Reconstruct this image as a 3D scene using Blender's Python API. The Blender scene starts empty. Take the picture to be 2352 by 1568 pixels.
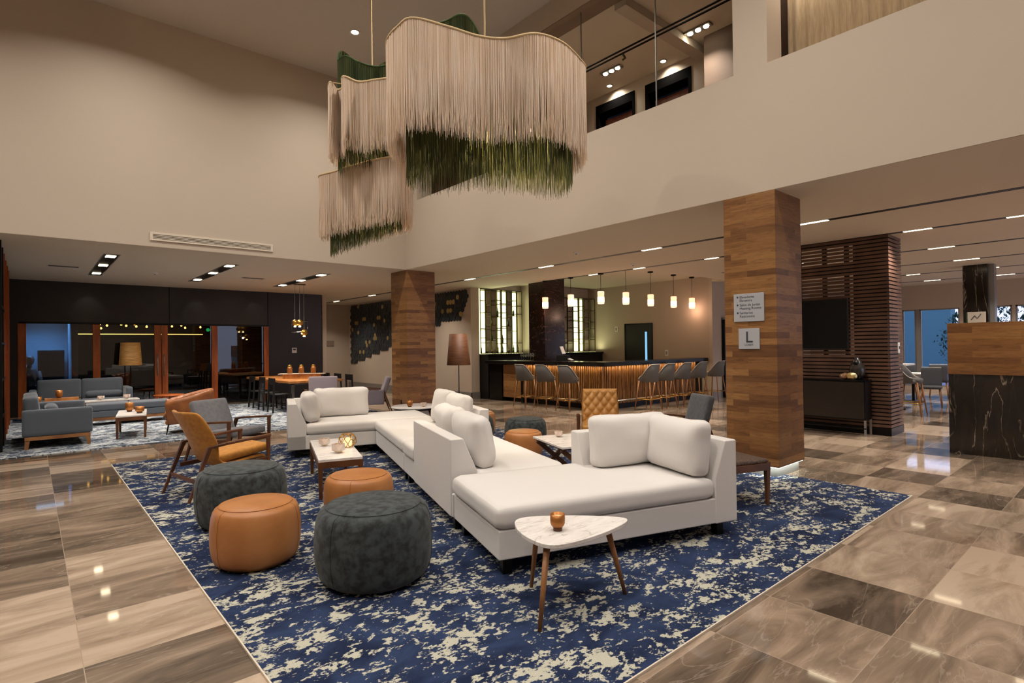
import bpy, bmesh, math, random
from mathutils import Vector, Matrix, noise
random.seed(7)
PI=math.pi
C=bpy.context.scene.collection
sc=bpy.context.scene
# ------------------------------------------------------------------ helpers
def lin(h):
    out=[]
    for i in (0,2,4):
        c=int(h[i:i+2],16)/255
        out.append(c/12.92 if c<=.04045 else ((c+.055)/1.055)**2.4)
    return (*out,1)
class MB:
    def __init__(s): s.bm=bmesh.new()
    def box(s,x0,x1,y0,y1,z0,z1,M=None):
        v=[s.bm.verts.new((x,y,z)) for z in (z0,z1) for x,y in ((x0,y0),(x1,y0),(x1,y1),(x0,y1))]
        for f in ((3,2,1,0),(4,5,6,7),(0,1,5,4),(1,2,6,5),(2,3,7,6),(3,0,4,7)): s.bm.faces.new([v[i] for i in f])
        if M is not None:
            for q in v: q.co=M@q.co
        return s
    def bar(s,a,b,w,h,up=(0,0,1),w2=None,h2=None):
        a=Vector(a);b=Vector(b);d=(b-a).normalized();u=Vector(up)
        if abs(d.dot(u))>.98: u=Vector((1,0,0))
        r=d.cross(u).normalized();u=r.cross(d)
        w2=w if w2 is None else w2;h2=h if h2 is None else h2
        v=[]
        for p,ww,hh in ((a,w,h),(b,w2,h2)):
            for i,j in ((-1,-1),(1,-1),(1,1),(-1,1)): v.append(s.bm.verts.new(p+r*i*ww/2+u*j*hh/2))
        for f in ((3,2,1,0),(4,5,6,7),(0,1,5,4),(1,2,6,5),(2,3,7,6),(3,0,4,7)): s.bm.faces.new([v[i] for i in f])
        return s
    def prism(s,pts,z0,z1,M=None):
        n=len(pts);v=[s.bm.verts.new((x,y,z)) for z in (z0,z1) for x,y in pts]
        s.bm.faces.new(v[:n][::-1]);s.bm.faces.new(v[n:])
        for i in range(n): s.bm.faces.new((v[i],v[(i+1)%n],v[n+(i+1)%n],v[n+i]))
        if M is not None:
            for q in v: q.co=M@q.co
        return s
    def tube(s,pts,r,n=8,closed=False):
        P=[Vector(p) for p in pts];m=len(P);R=r if isinstance(r,(list,tuple)) else [r]*m
        rings=[];ref=None
        for i,p in enumerate(P):
            a=P[(i-1)%m] if (i>0 or closed) else p;b=P[(i+1)%m] if (i<m-1 or closed) else p
            d=(b-a).normalized()
            if ref is None:
                ref=Vector((0,0,1)) if abs(d.z)<.9 else Vector((1,0,0))
            x=(ref-d*ref.dot(d))
            if x.length<1e-4: x=d.orthogonal()
            x.normalize();y=d.cross(x);ref=x
            rings.append([s.bm.verts.new(p+(x*math.cos(2*PI*k/n)+y*math.sin(2*PI*k/n))*R[i]) for k in range(n)])
        for i in range(m if closed else m-1):
            A=rings[i];B=rings[(i+1)%m]
            for k in range(n): s.bm.faces.new((A[k],A[(k+1)%n],B[(k+1)%n],B[k]))
        if not closed:
            s.bm.faces.new(rings[0][::-1]);s.bm.faces.new(rings[-1])
        return s
    def lathe(s,prof,n=32,c=(0,0,0),fn=None):
        rings=[]
        for r,z in prof:
            if r<1e-5: rings.append([s.bm.verts.new((c[0],c[1],c[2]+z))]);continue
            rings.append([s.bm.verts.new((c[0]+r*math.cos(2*PI*k/n),c[1]+r*math.sin(2*PI*k/n),c[2]+z)) for k in range(n)])
        for A,B in zip(rings,rings[1:]):
            for k in range(n):
                if len(A)==1 and len(B)==1: continue
                if len(A)==1: s.bm.faces.new((A[0],B[(k+1)%n],B[k]))
                elif len(B)==1: s.bm.faces.new((A[k],A[(k+1)%n],B[0]))
                else: s.bm.faces.new((A[k],A[(k+1)%n],B[(k+1)%n],B[k]))
        return s
    def soft(s,x0,x1,y0,y1,z0,z1,r=.05,bulge=.15,ax=2,n=12,wr=0,seed=0,M=None,pinch=0):
        """upholstered block: rounded box bulging along axis ax"""
        b2=bmesh.new();bmesh.ops.create_cube(b2,size=2);bmesh.ops.subdivide_edges(b2,edges=b2.edges[:],cuts=n,use_grid_fill=True)
        h=Vector(((x1-x0)/2,(y1-y0)/2,(z1-z0)/2));c=Vector(((x0+x1)/2,(y0+y1)/2,(z0+z1)/2));r=min(r,*h)
        mp={}
        for v in b2.verts:
            # concentrate samples near the edges so the rounding is smooth
            q=Vector([math.copysign(1-(1-abs(t))**1.4,t) for t in v.co])
            p=Vector([q[i]*h[i] for i in range(3)])
            inn=Vector([max(-h[i]+r,min(h[i]-r,p[i])) for i in range(3)])
            d=p-inn
            if d.length>1e-6: p=inn+d.normalized()*r
            o=[i for i in range(3) if i!=ax];u,w=p[o[0]]/h[o[0]],p[o[1]]/h[o[1]]
            p[ax]*=(1-pinch*max(abs(u),abs(w))**4)+bulge*(1-u*u)*(1-w*w)
            if pinch:
                for k in o: p[k]*=1+.03*(abs(u*w))**2
            if wr:
                q=(p+c)*7+Vector((seed,seed,0));p+=Vector((noise.noise(q),noise.noise(q+Vector((9,3,1))),noise.noise(q+Vector((2,7,5)))))*wr
            p+=c
            if M is not None: p=M@p
            mp[v.index]=s.bm.verts.new(p)
        for f in b2.faces: s.bm.faces.new([mp[v.index] for v in f.verts])
        b2.free();return s
def part(name,mb,m,parent=None,bev=0,smooth=False,label=None,seg=2,sub=0,kind=None):
    me=bpy.data.meshes.new(name);bmesh.ops.recalc_face_normals(mb.bm,faces=mb.bm.faces[:]);mb.bm.to_mesh(me);mb.bm.free()
    me.materials.append(m)
    o=bpy.data.objects.new(name,me);C.objects.link(o)
    if parent: o.parent=parent
    if bev:
        b=o.modifiers.new('b','BEVEL');b.width=bev;b.segments=seg;b.limit_method='ANGLE';b.angle_limit=.6;b.harden_normals=True;smooth=True
    if sub: 
        b=o.modifiers.new('s','SUBSURF');b.levels=b.render_levels=sub
    if smooth:
        for p in me.polygons: p.use_smooth=True
    if label: o['label']=label
    if kind: o['kind']=kind
    return o
def thing(name,label,cat,loc=(0,0,0),rz=0,group=None):
    o=bpy.data.objects.new(name,None);C.objects.link(o);o.empty_display_size=.1
    o.location=loc;o.rotation_euler=(0,0,math.radians(rz));o['label']=label;o['category']=cat
    if group:o['group']=group
    return o
def tag(o,label,cat,group=None):
    o['label']=label;o['category']=cat
    if group:o['group']=group
    return o
def struct(name,mb,m,**k):
    return part(name,mb,m,kind='structure',**k)
def dup(root,loc,rz=None,label=None,group=None):
    def cp(o,p):
        c=o.copy();C.objects.link(c);c.parent=p
        for ch in list(o.children): cp(ch,c)
        return c
    r=cp(root,None);r.location=loc
    if rz is not None:r.rotation_euler=(0,0,math.radians(rz))
    if label:r['label']=label
    if group:r['group']=group
    return r
# ------------------------------------------------------------------ materials
def base(name):
    m=bpy.data.materials.new(name);m.use_nodes=True;nt=m.node_tree;b=nt.nodes['Principled BSDF'];return m,nt,b
def nd(nt,t,**k):
    n=nt.nodes.new(t)
    for a,v in k.items():
        if a in n.inputs: n.inputs[a].default_value=v
        else: setattr(n,a,v)
    return n
def mat(name,col,rough=.6,metal=0,var=0,scale=8,stretch=(1,1,1),bump=0,col2=None,detail=4,bscale=None,sheen=0,coat=0,trans=0,ior=1.45,spec=None):
    m,nt,b=base(name);c=lin(col)
    b.inputs['Base Color'].default_value=c;b.inputs['Roughness'].default_value=rough;b.inputs['Metallic'].default_value=metal
    b.inputs['Sheen Weight'].default_value=sheen;b.inputs['Coat Weight'].default_value=coat
    b.inputs['Transmission Weight'].default_value=trans;b.inputs['IOR'].default_value=ior
    if spec is not None: b.inputs['Specular IOR Level'].default_value=spec
    if var or bump or col2:
        tc=nd(nt,'ShaderNodeTexCoord');mp=nd(nt,'ShaderNodeMapping');mp.inputs['Scale'].default_value=stretch
        nt.links.new(tc.outputs['Object'],mp.inputs[0])
        n=nd(nt,'ShaderNodeTexNoise',Scale=scale,Detail=detail);nt.links.new(mp.outputs[0],n.inputs[0])
        if var or col2:
            r=nd(nt,'ShaderNodeValToRGB');r.color_ramp.elements[0].position=.35;r.color_ramp.elements[1].position=.65
            c2=lin(col2) if col2 else tuple(x*(1-var) for x in c[:3])+(1,)
            r.color_ramp.elements[0].color=c2;r.color_ramp.elements[1].color=c
            nt.links.new(n.outputs['Fac'],r.inputs[0]);nt.links.new(r.outputs[0],b.inputs['Base Color'])
        if bump:
            n2=nd(nt,'ShaderNodeTexNoise',Scale=bscale or scale*4,Detail=3.);nt.links.new(mp.outputs[0],n2.inputs[0])
            bp=nd(nt,'ShaderNodeBump',Strength=bump,Distance=.01);nt.links.new(n2.outputs['Fac'],bp.inputs['Height']);nt.links.new(bp.outputs[0],b.inputs['Normal'])
    return m
def emis(name,col,st):
    m,nt,b=base(name);nt.nodes.remove(b);e=nd(nt,'ShaderNodeEmission',Strength=st);e.inputs[0].default_value=lin(col)
    nt.links.new(e.outputs[0],nt.nodes['Material Output'].inputs[0]);return m
def ramp(nt,src,stops):
    r=nd(nt,'ShaderNodeValToRGB');cr=r.color_ramp
    while len(cr.elements)<len(stops): cr.elements.new(.5)
    for e,(p,c) in zip(cr.elements,stops): e.position=p;e.color=lin(c) if isinstance(c,str) else c
    nt.links.new(src,r.inputs[0]);return r.outputs[0]
def mixc(nt,fac,a,b,mode='MIX'):
    n=nd(nt,'ShaderNodeMix',data_type='RGBA',blend_type=mode)
    for s,i in ((fac,0),(a,6),(b,7)):
        if hasattr(s,'is_linked') or hasattr(s,'links'): nt.links.new(s,n.inputs[i])
        else: n.inputs[i].default_value=s
    return n.outputs[2]
def plank(name,cols,w=.55,h=.085,rough=.45,gr=1.0,horiz=True,edge=0):
    """boards: u runs along x+y, v along z; random tone per board plus grain"""
    m,nt,b=base(name);tc=nd(nt,'ShaderNodeTexCoord');sp=nd(nt,'ShaderNodeSeparateXYZ');nt.links.new(tc.outputs['Object'],sp.inputs[0])
    ad=nd(nt,'ShaderNodeMath',operation='ADD');nt.links.new(sp.outputs[0],ad.inputs[0]);nt.links.new(sp.outputs[1],ad.inputs[1])
    cb=nd(nt,'ShaderNodeCombineXYZ')
    nt.links.new(ad.outputs[0],cb.inputs[0 if horiz else 1]);nt.links.new(sp.outputs[2],cb.inputs[1 if horiz else 0])
    def brick(W,H,off):
        bk=nd(nt,'ShaderNodeTexBrick',Scale=1.);bk.inputs['Brick Width'].default_value=W;bk.inputs['Row Height'].default_value=H
        bk.inputs['Mortar Size'].default_value=edge;bk.inputs['Color1'].default_value=(0,0,0,1);bk.inputs['Color2'].default_value=(1,1,1,1);bk.inputs['Mortar'].default_value=(0,0,0,1);bk.offset=off
        nt.links.new(cb.outputs[0],bk.inputs['Vector']);return bk
    bk=brick(w,h,.37)
    mp=nd(nt,'ShaderNodeMapping');mp.inputs['Scale'].default_value=(1.6,14,1);nt.links.new(cb.outputs[0],mp.inputs[0])
    # shift the grain of every board
    of=nd(nt,'ShaderNodeCombineXYZ');ml=nd(nt,'ShaderNodeMath',operation='MULTIPLY');ml.inputs[1].default_value=37.;nt.links.new(bk.outputs['Color'],ml.inputs[0]);nt.links.new(ml.outputs[0],of.inputs[2])
    va=nd(nt,'ShaderNodeVectorMath',operation='ADD');nt.links.new(mp.outputs[0],va.inputs[0]);nt.links.new(of.outputs[0],va.inputs[1])
    n=nd(nt,'ShaderNodeTexNoise',Scale=2.2,Detail=5.,Distortion=1.2);nt.links.new(va.outputs[0],n.inputs[0])
    n2=nd(nt,'ShaderNodeTexNoise',Scale=14.,Detail=3.);nt.links.new(va.outputs[0],n2.inputs[0])
    base_c=ramp(nt,bk.outputs['Color'],[(i/(len(cols)-1),c) for i,c in enumerate(cols)])
    g=ramp(nt,n.outputs['Fac'],[(.3,(.55,.5,.45,1)),(.5,(.95,.95,.95,1)),(.7,(1.15,1.12,1.05,1))])
    c1=mixc(nt,.8*gr,base_c,g,'MULTIPLY')
    g2=ramp(nt,n2.outputs['Fac'],[(.35,(.75,.75,.75,1)),(.6,(1,1,1,1))])
    c2=mixc(nt,.5*gr,c1,g2,'MULTIPLY')
    nt.links.new(c2,b.inputs['Base Color']);b.inputs['Roughness'].default_value=rough
    return m
def marble(name,bg,bg2,vein,scale=1.2,width=.03,rough=.15,dist=3.,stretch=(1,1,1)):
    m,nt,b=base(name);tc=nd(nt,'ShaderNodeTexCoord');mp=nd(nt,'ShaderNodeMapping');mp.inputs['Scale'].default_value=stretch;nt.links.new(tc.outputs['Object'],mp.inputs[0])
    n=nd(nt,'ShaderNodeTexNoise',Scale=scale,Detail=6.,Distortion=dist);nt.links.new(mp.outputs[0],n.inputs[0])
    n2=nd(nt,'ShaderNodeTexNoise',Scale=scale*2.3,Detail=5.,Distortion=1.);nt.links.new(mp.outputs[0],n2.inputs[0])
    s=nd(nt,'ShaderNodeMath',operation='SUBTRACT');s.inputs[1].default_value=.5;nt.links.new(n.outputs['Fac'],s.inputs[0])
    a=nd(nt,'ShaderNodeMath',operation='ABSOLUTE');nt.links.new(s.outputs[0],a.inputs[0])
    v=ramp(nt,a.outputs[0],[(0,(1,1,1,1)),(width,(0,0,0,1))])
    w=ramp(nt,n2.outputs['Fac'],[(.4,(0,0,0,1)),(.6,(1,1,1,1))])
    vv=nd(nt,'ShaderNodeMath',operation='MULTIPLY');nt.links.new(v,vv.inputs[0]);nt.links.new(w,vv.inputs[1])
    bc=ramp(nt,n2.outputs['Fac'],[(.35,bg),(.65,bg2)])
    c=mixc(nt,vv.outputs[0],bc,lin(vein));nt.links.new(c,b.inputs['Base Color']);b.inputs['Roughness'].default_value=rough;return m
def floor_mat():
    m,nt,b=base('marble_floor');tc=nd(nt,'ShaderNodeTexCoord');mp=nd(nt,'ShaderNodeMapping');mp.inputs['Location'].default_value=(-.2,-.955,0);nt.links.new(tc.outputs['Object'],mp.inputs[0])
    bk=nd(nt,'ShaderNodeTexBrick',Scale=1.);bk.inputs['Brick Width'].default_value=.665;bk.inputs['Row Height'].default_value=.6555;bk.inputs['Mortar Size'].default_value=.0022;bk.inputs['Mortar Smooth'].default_value=0.
    bk.inputs['Color1'].default_value=(0,0,0,1);bk.inputs['Color2'].default_value=(1,1,1,1);bk.inputs['Mortar'].default_value=(.5,.5,.5,1);bk.offset=0;nt.links.new(mp.outputs[0],bk.inputs['Vector'])
    ml=nd(nt,'ShaderNodeMath',operation='MULTIPLY');ml.inputs[1].default_value=53.;nt.links.new(bk.outputs['Color'],ml.inputs[0])
    of=nd(nt,'ShaderNodeCombineXYZ');nt.links.new(ml.outputs[0],of.inputs[2])
    m2=nd(nt,'ShaderNodeMapping');m2.inputs['Scale'].default_value=(.45,1.9,1);m2.inputs['Rotation'].default_value=(0,0,.16);nt.links.new(tc.outputs['Object'],m2.inputs[0])
    va=nd(nt,'ShaderNodeVectorMath',operation='ADD');nt.links.new(m2.outputs[0],va.inputs[0]);nt.links.new(of.outputs[0],va.inputs[1])
    n=nd(nt,'ShaderNodeTexNoise',Scale=1.7,Detail=8.,Roughness=.62,Distortion=1.1);nt.links.new(va.outputs[0],n.inputs[0])
    n3=nd(nt,'ShaderNodeTexNoise',Scale=1.1,Detail=7.,Distortion=3.);nt.links.new(va.outputs[0],n3.inputs[0])
    mm=nd(nt,'ShaderNodeMath',operation='MULTIPLY_ADD');mm.inputs[1].default_value=.5;nt.links.new(bk.outputs['Color'],mm.inputs[0]);nt.links.new(n.outputs['Fac'],mm.inputs[2])
    col=ramp(nt,mm.outputs[0],[(.42,'443a31'),(.60,'6b5d50'),(.76,'8b7867'),(.92,'ab9783'),(1.0,'baa692')])
    s=nd(nt,'ShaderNodeMath',operation='SUBTRACT');s.inputs[1].default_value=.5;nt.links.new(n3.outputs['Fac'],s.inputs[0])
    a=nd(nt,'ShaderNodeMath',operation='ABSOLUTE');nt.links.new(s.outputs[0],a.inputs[0])
    v=ramp(nt,a.outputs[0],[(0,(.22,.22,.22,1)),(.012,(0,0,0,1))])
    col=mixc(nt,v,col,lin('c4b3a4'))
    col=mixc(nt,bk.outputs['Fac'],col,lin('a39180'))
    nt.links.new(col,b.inputs['Base Color']);b.inputs['Roughness'].default_value=.05;b.inputs['IOR'].default_value=1.5
    return m
def rug_mat(name,navy,mid,cream,th=.55,mul=1.0):
    m,nt,b=base(name);tc=nd(nt,'ShaderNodeTexCoord');mp=nd(nt,'ShaderNodeMapping');mp.inputs['Scale'].default_value=(1.0,1.45,1);nt.links.new(tc.outputs['Object'],mp.inputs[0])
    def nz(s,d,dist=0,off=0):
        n=nd(nt,'ShaderNodeTexNoise',Scale=s,Detail=d,Distortion=dist,noise_dimensions='4D');n.inputs['W'].default_value=off;n.inputs['Roughness'].default_value=.62;nt.links.new(mp.outputs[0],n.inputs[0]);return n.outputs['Fac']
    a=nz(2.6*mul,2.);c=nz(9*mul,6.,.8,3.);d=nz(30,2.,0,5.)
    def ma(op,x,y,z=None):
        n=nd(nt,'ShaderNodeMath',operation=op)
        for i,q in enumerate((x,y,z)):
            if q is None: continue
            if isinstance(q,(int,float)): n.inputs[i].default_value=q
            else: nt.links.new(q,n.inputs[i])
        return n.outputs[0]
    s=ma('ADD',ma('MULTIPLY',a,.32),ma('ADD',ma('MULTIPLY',c,.42),ma('MULTIPLY',d,.28)))
    f=ramp(nt,s,[(th-.012,(0,0,0,1)),(th+.012,(1,1,1,1))])
    e=nz(2.3,3.,1.,9.);blue=ramp(nt,e,[(.38,navy),(.62,mid)])
    fib=ramp(nt,nz(160,2.,0,2.),[(.3,(.72,.72,.72,1)),(.7,(1.12,1.12,1.12,1))])
    col=mixc(nt,f,blue,lin(cream));col=mixc(nt,1.,col,fib,'MULTIPLY')
    nt.links.new(col,b.inputs['Base Color']);b.inputs['Roughness'].default_value=.95;b.inputs['Specular IOR Level'].default_value=.1
    bp=nd(nt,'ShaderNodeBump',Strength=.4,Distance=.004);nt.links.new(nz(220,2.),bp.inputs['Height']);nt.links.new(bp.outputs[0],b.inputs['Normal'])
    return m
def glass_mat(name,tint=(.5,.5,.52,1),f0=.1,f1=.6):
    m,nt,b=base(name);nt.nodes.remove(b)
    g=nd(nt,'ShaderNodeBsdfGlossy',Roughness=0.);t=nd(nt,'ShaderNodeBsdfTransparent');t.inputs[0].default_value=tint
    l=nd(nt,'ShaderNodeLayerWeight',Blend=.35);mr=nd(nt,'ShaderNodeMapRange');mr.inputs[3].default_value=f0;mr.inputs[4].default_value=f1;nt.links.new(l.outputs['Fresnel'],mr.inputs[0])
    x=nd(nt,'ShaderNodeMixShader');nt.links.new(mr.outputs[0],x.inputs[0]);nt.links.new(t.outputs[0],x.inputs[1]);nt.links.new(g.outputs[0],x.inputs[2]);nt.links.new(x.outputs[0],nt.nodes['Material Output'].inputs[0]);return m
M=dict(
 wall=mat('painted_plaster','bcae9e',.75,bump=.03,scale=20),
 ceil=mat('ceiling_paint','d4c8b6',.85),
 ceilhi=mat('atrium_ceiling_paint','c2b9b0',.85),
 taupe=mat('taupe_wall','8c7663',.8,var=.08,scale=5,stretch=(1,1,3)),
 hallw=mat('hall_wall','b5a594',.8),
 darkwall=mat('dark_steel_panel','2c2622',.33,var=.35,scale=1.1,metal=.25,spec=.6),
 black=mat('black_paint','0b0a0a',.5), blackr=mat('matt_black','0a0808',.95,spec=.05), dbrass=mat('dark_brass','4a4120',.4,metal=.6),
 blackm=mat('black_metal','151414',.35,metal=.6),
 floor=floor_mat(),
 rug=rug_mat('navy_cream_carpet','1f2842','303e5e','bcbaaa',.540,1.0),
 rug2=rug_mat('grey_blue_carpet','333d4c','566273','b0b4b6',.515,1.2),
 wood=plank('walnut_boards',['6a4526','7e5530','8b6138','9a6f42','784e2b'],.55,.075,.4),
 wood2=plank('walnut_front_boards',['79502e','8f643a','a07444','83592f'],.8,.085,.4),
 woodd=mat('walnut','6b4327',.42,var=.35,scale=4,stretch=(1,1,1),col2='4b2c19'),
 woodm=mat('oak_leg','9a6b41',.45,col2='7d5231',scale=5),
 woodo=mat('orange_timber','b5602a',.4,col2='8e451c',scale=3,stretch=(3,3,.5)),
 woods=mat('slat_walnut','6f5243',.5,col2='583f33',scale=3,stretch=(1,1,1)),
 slat=mat('bar_slat','94683c',.42,col2='6a4422',scale=9,stretch=(4,4,.6)),
 live=mat('live_edge_wood','b97c42',.4,col2='8d5728',scale=3,stretch=(3,.8,1)),
 white=mat('white_linen','d8d4d1',.88,bump=.12,scale=60,bscale=420,sheen=.25),
 velvet=mat('charcoal_velvet','3e4547',.9,col2='202425',scale=17,detail=10,sheen=.12,bump=.1,bscale=200),
 tan=mat('tan_leather','b57a48',.40,bump=.06,scale=5,bscale=260,col2='a66c3c'),
 qtan=mat('golden_tan_leather','b98545',.4,bump=.05,scale=5,bscale=260,col2='a97538'),
 brown=mat('cognac_leather','a0643a',.36,bump=.08,scale=5,bscale=150,col2='86502c'),
 mustard=mat('mustard_fabric','c08433',.85,bump=.12,scale=20,bscale=300,col2='a8702a',sheen=.2),
 grey=mat('grey_fabric','77777b',.9,bump=.1,scale=20,bscale=350,col2='6b6c72',sheen=.2),
 greyd=mat('slate_fabric','595c61',.9,bump=.1,scale=20,bscale=350,col2='4c5056',sheen=.2),
 blueg=mat('blue_grey_fabric','50565f',.9,bump=.1,scale=20,bscale=350,sheen=.2),
 purple=mat('mauve_grey_fabric','7d737a',.9,bump=.1,scale=20,bscale=350,sheen=.2),
 stoolf=mat('stool_upholstery','5b5856',.7,bump=.05,scale=20,bscale=300),
 piping=mat('pale_piping','c9c3b8',.6),
 mwhite=marble('white_marble','eae6e3','ddd8d4','b9b4af',2.6,.02,.2,1.2,(1,3.5,1)),
 mdark=marble('dark_marble','1d1814','2a221c','9a8c7c',.9,.010,.16,1.3,(1,3.4,.6)),
 mblack=mat('black_granite','12100f',.2,var=.2,scale=20),
 mbrown=marble('brown_marble_column','1c100c','2a1812','8a6a5a',1.1,.006,.18,2.,(1,1,3)),
 copper=mat('copper_post','a4552f',.35,metal=.7),
 gold=mat('brushed_gold','c99a4a',.28,metal=1),
 gold2=mat('rose_gold','a88468',.35,metal=.7),
 goldp=mat('gold_tile','c9b27c',.35,metal=.7),
 brass=mat('brass_amber','a46a34',.35,metal=.5),
 hexd=mat('slate_tile','2c333a',.35,col2='20252b',scale=2,spec=.6),
 steel=mat('steel','a8a6a2',.3,metal=1),
 alu=mat('aluminium','8d8a86',.45,metal=.4),
 screen=mat('tv_screen','05070b',.15,spec=.35),
 plate=mat('sign_plate','b9bdc6',.35,metal=.25),
 ink=mat('sign_ink','3a3f4a',.6),
 whitep=mat('white_plastic','dcdad6',.4),
 paper=mat('paper','e6e2d8',.8),
 cream=mat('cream_fringe','f2e4d4',.75,col2='e8d6c2',scale=7,stretch=(1,1,.4),sheen=.2),
 green=mat('green_fringe','4e5226',.8,col2='2e381a',scale=8,stretch=(1,1,.3)),
 greenf=mat('green_liner','41582f',.85,col2='2e4524',scale=9,stretch=(1,1,.2)),
 rope=mat('cream_rope','c9b189',.8,bump=.3,scale=40),
 cerw=mat('white_ceramic','e2d8cf',.25,col2='d9c0b2',scale=12),
 wax=mat('candle_wax','e8d2a0',.5),
 shade=mat('woven_lampshade','6b4125',.6,col2='4f2e18',scale=14,stretch=(.4,.4,6)),
 shadel=mat('pale_woven_lampshade','b98a4a',.6,col2='8a6232',scale=14,stretch=(.4,.4,6)),
 vase=mat('gunmetal_ceramic','3a3734',.18,metal=.4),
 leaf=mat('leaves','2f5a48',.7,col2='1d3c34',scale=6),
 skin=mat('skin','6e4a3a',.6), hair=mat('hair','140e0c',.6), shirt=mat('black_shirt','121418',.8), redt=mat('red_print','7a2a26',.8),
 blueroom=mat('pale_wall','8a9098',.8),
 extw=mat('outside_render','567c86',.9), extg=mat('outside_ground','85859a',.9),
 glassd=glass_mat('dark_door_glass',(.6,.6,.62,1),.035),
 glassc=glass_mat('clear_glass',(.95,.96,.96,1),.001,.04),
 glassb=mat('bottle_glass','5a4a1c',.08,spec=.8), glassg=mat('green_bottle_glass','2f4a1c',.08,spec=.8),glassw=glass_mat('drink_glass',(.9,.92,.9,1),.15),
 curtain=mat('woven_curtain','cdb898',.9,col2='bba584',scale=60,stretch=(1,1,.1),bump=.1),
 brownwall=mat('brown_panel_wall','5e4a3b',.7,var=.1,scale=3,stretch=(1,1,4)),
 dimdoor=mat('copper_lift_door','9a6252',.45,col2='7a4a40',scale=6),
 seatweave=mat('woven_seat','2e2320',.7,col2='6a5648',scale=40,stretch=(1,4,1)),
 glassn=glass_mat('balcony_glass',(.96,.97,.97,1),0.,0.),
 # light-giving
 e_strip=emis('lit_diffuser','ffe9c4',9), e_cool=emis('lit_plinth_strip','eefcee',4), e_spot=emis('lit_spot','fff0d2',30),
 e_shelf=emis('lit_shelf_strip','eef0b0',3.2), e_bulb=emis('lit_bulb','ffd9a0',30), e_tiny=emis('lit_small_bulb','ffc060',9),
 e_pend=emis('lit_pendant_core','ffcfae',6), e_blue=emis('lit_office_panel','a8d8ff',8), e_green=emis('lit_exit_dot','20c060',1.5),e_door=emis('lit_door_pane','7ab4d8',1.3),e_candle=emis('lit_candle','ffd9a0',1.3)
)
def translucent(m,k,col):
    nt=m.node_tree;b=nt.nodes['Principled BSDF'];t=nd(nt,'ShaderNodeBsdfTranslucent');t.inputs[0].default_value=lin(col);x=nd(nt,'ShaderNodeMixShader');x.inputs[0].default_value=k
    nt.links.new(b.outputs[0],x.inputs[1]);nt.links.new(t.outputs[0],x.inputs[2]);nt.links.new(x.outputs[0],nt.nodes['Material Output'].inputs[0])
_r=[n for n in M['velvet'].node_tree.nodes if n.type=='VALTORGB'][0].color_ramp
_r.elements[0].position=.38;_r.elements[1].position=.6
translucent(M['cream'],.36,'fae8d2');translucent(M['green'],.10,'8a8420')
# pendant glass: glowing diffusing glass
def pend_mat():
    m,nt,b=base('frosted_pendant_glass');b.inputs['Base Color'].default_value=lin('f0cdb8');b.inputs['Roughness'].default_value=.5
    b.inputs['Emission Color'].default_value=lin('ffb890');b.inputs['Emission Strength'].default_value=1.6;return m
M['pend']=pend_mat()
def area(loc,sx,sy,p,col=(1,.86,.70),rot=(0,0,0),spread=PI):
    l=bpy.data.lights.new('area_lamp','AREA');l.shape='RECTANGLE';l.size=sx;l.size_y=sy;l.energy=p;l.color=col;l.spread=spread
    o=bpy.data.objects.new('area_lamp',l);C.objects.link(o);o.location=loc;o.rotation_euler=rot;return o
def spot(loc,p,tgt,ang=60,blend=.6,col=(1,.86,.70),r=.03):
    l=bpy.data.lights.new('spot_lamp','SPOT');l.energy=p;l.color=col;l.spot_size=math.radians(ang);l.spot_blend=blend;l.shadow_soft_size=r
    o=bpy.data.objects.new('spot_lamp',l);C.objects.link(o);o.location=loc;d=Vector(tgt)-Vector(loc);o.rotation_euler=d.to_track_quat('-Z','Y').to_euler();return o
def point(loc,p,col=(1,.8,.55),r=.03):
    l=bpy.data.lights.new('point_lamp','POINT');l.energy=p;l.color=col;l.shadow_soft_size=r
    o=bpy.data.objects.new('point_lamp',l);C.objects.link(o);o.location=loc;return o
WARM=(1,.90,.78)
# ------------------------------------------------------------------ room shell
H=3.4
AX,AY=6.61,11.32            # atrium corner
struct('floor',MB().box(-6,22,-6,22.3,-.1,0),M['floor'])
struct('ceiling',MB().box(-6,AX+.01,AY+.01,18.45,H-.003,H+.12).box(AX+.01,10.92,AY+.01,22.3,H-.003,H+.12).box(10.92,15.3,13.7,14.3,H,H+.3),M['ceil'])
struct('ceiling',MB().box(AX+.01,10.92,-6,AY+.01,H-.003,H+.12).box(10.92,22.3,-6,8.0,H-.003,H+.12).box(15.16,22.3,8.0,10,H-.003,H+.12).box(15.0,15.16,8.0,8.4,H-.003,H+.12),M['ceil'])
struct('ceiling',MB().box(10.92,15.2,8.0,13.7,3.56,3.68).box(10.92,10.96,8.0,13.7,3.4,3.56).box(10.96,15.2,7.96,8.0,3.4,3.56),M['ceil'])
struct('ceiling',MB().box(-6,AX+.45,-6,AY,7.35,7.5),M['ceilhi'])
# upper left wall over the lounge with supply grille set in
struct('wall_left',MB().box(-6,AX,AY,AY+.2,H,7.35),M['wall'])
struct('wall_back',MB().box(-6,AX+2,-6.2,-6,0,7.35).box(-6.2,-6,-6,19.5,0,7.35),M['wall'])
# balcony wall: parapet, header, piers
p=MB().box(AX,AX+.39,-6,AY,H,4.91).box(AX,AX+.39,-6,AY,6.96,7.35).box(AX,AX+.39,10.83,AY,4.91,6.96).box(AX,AX+.39,2.95,3.37,4.91,6.96)
struct('wall_right',p,M['wall'])
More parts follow.
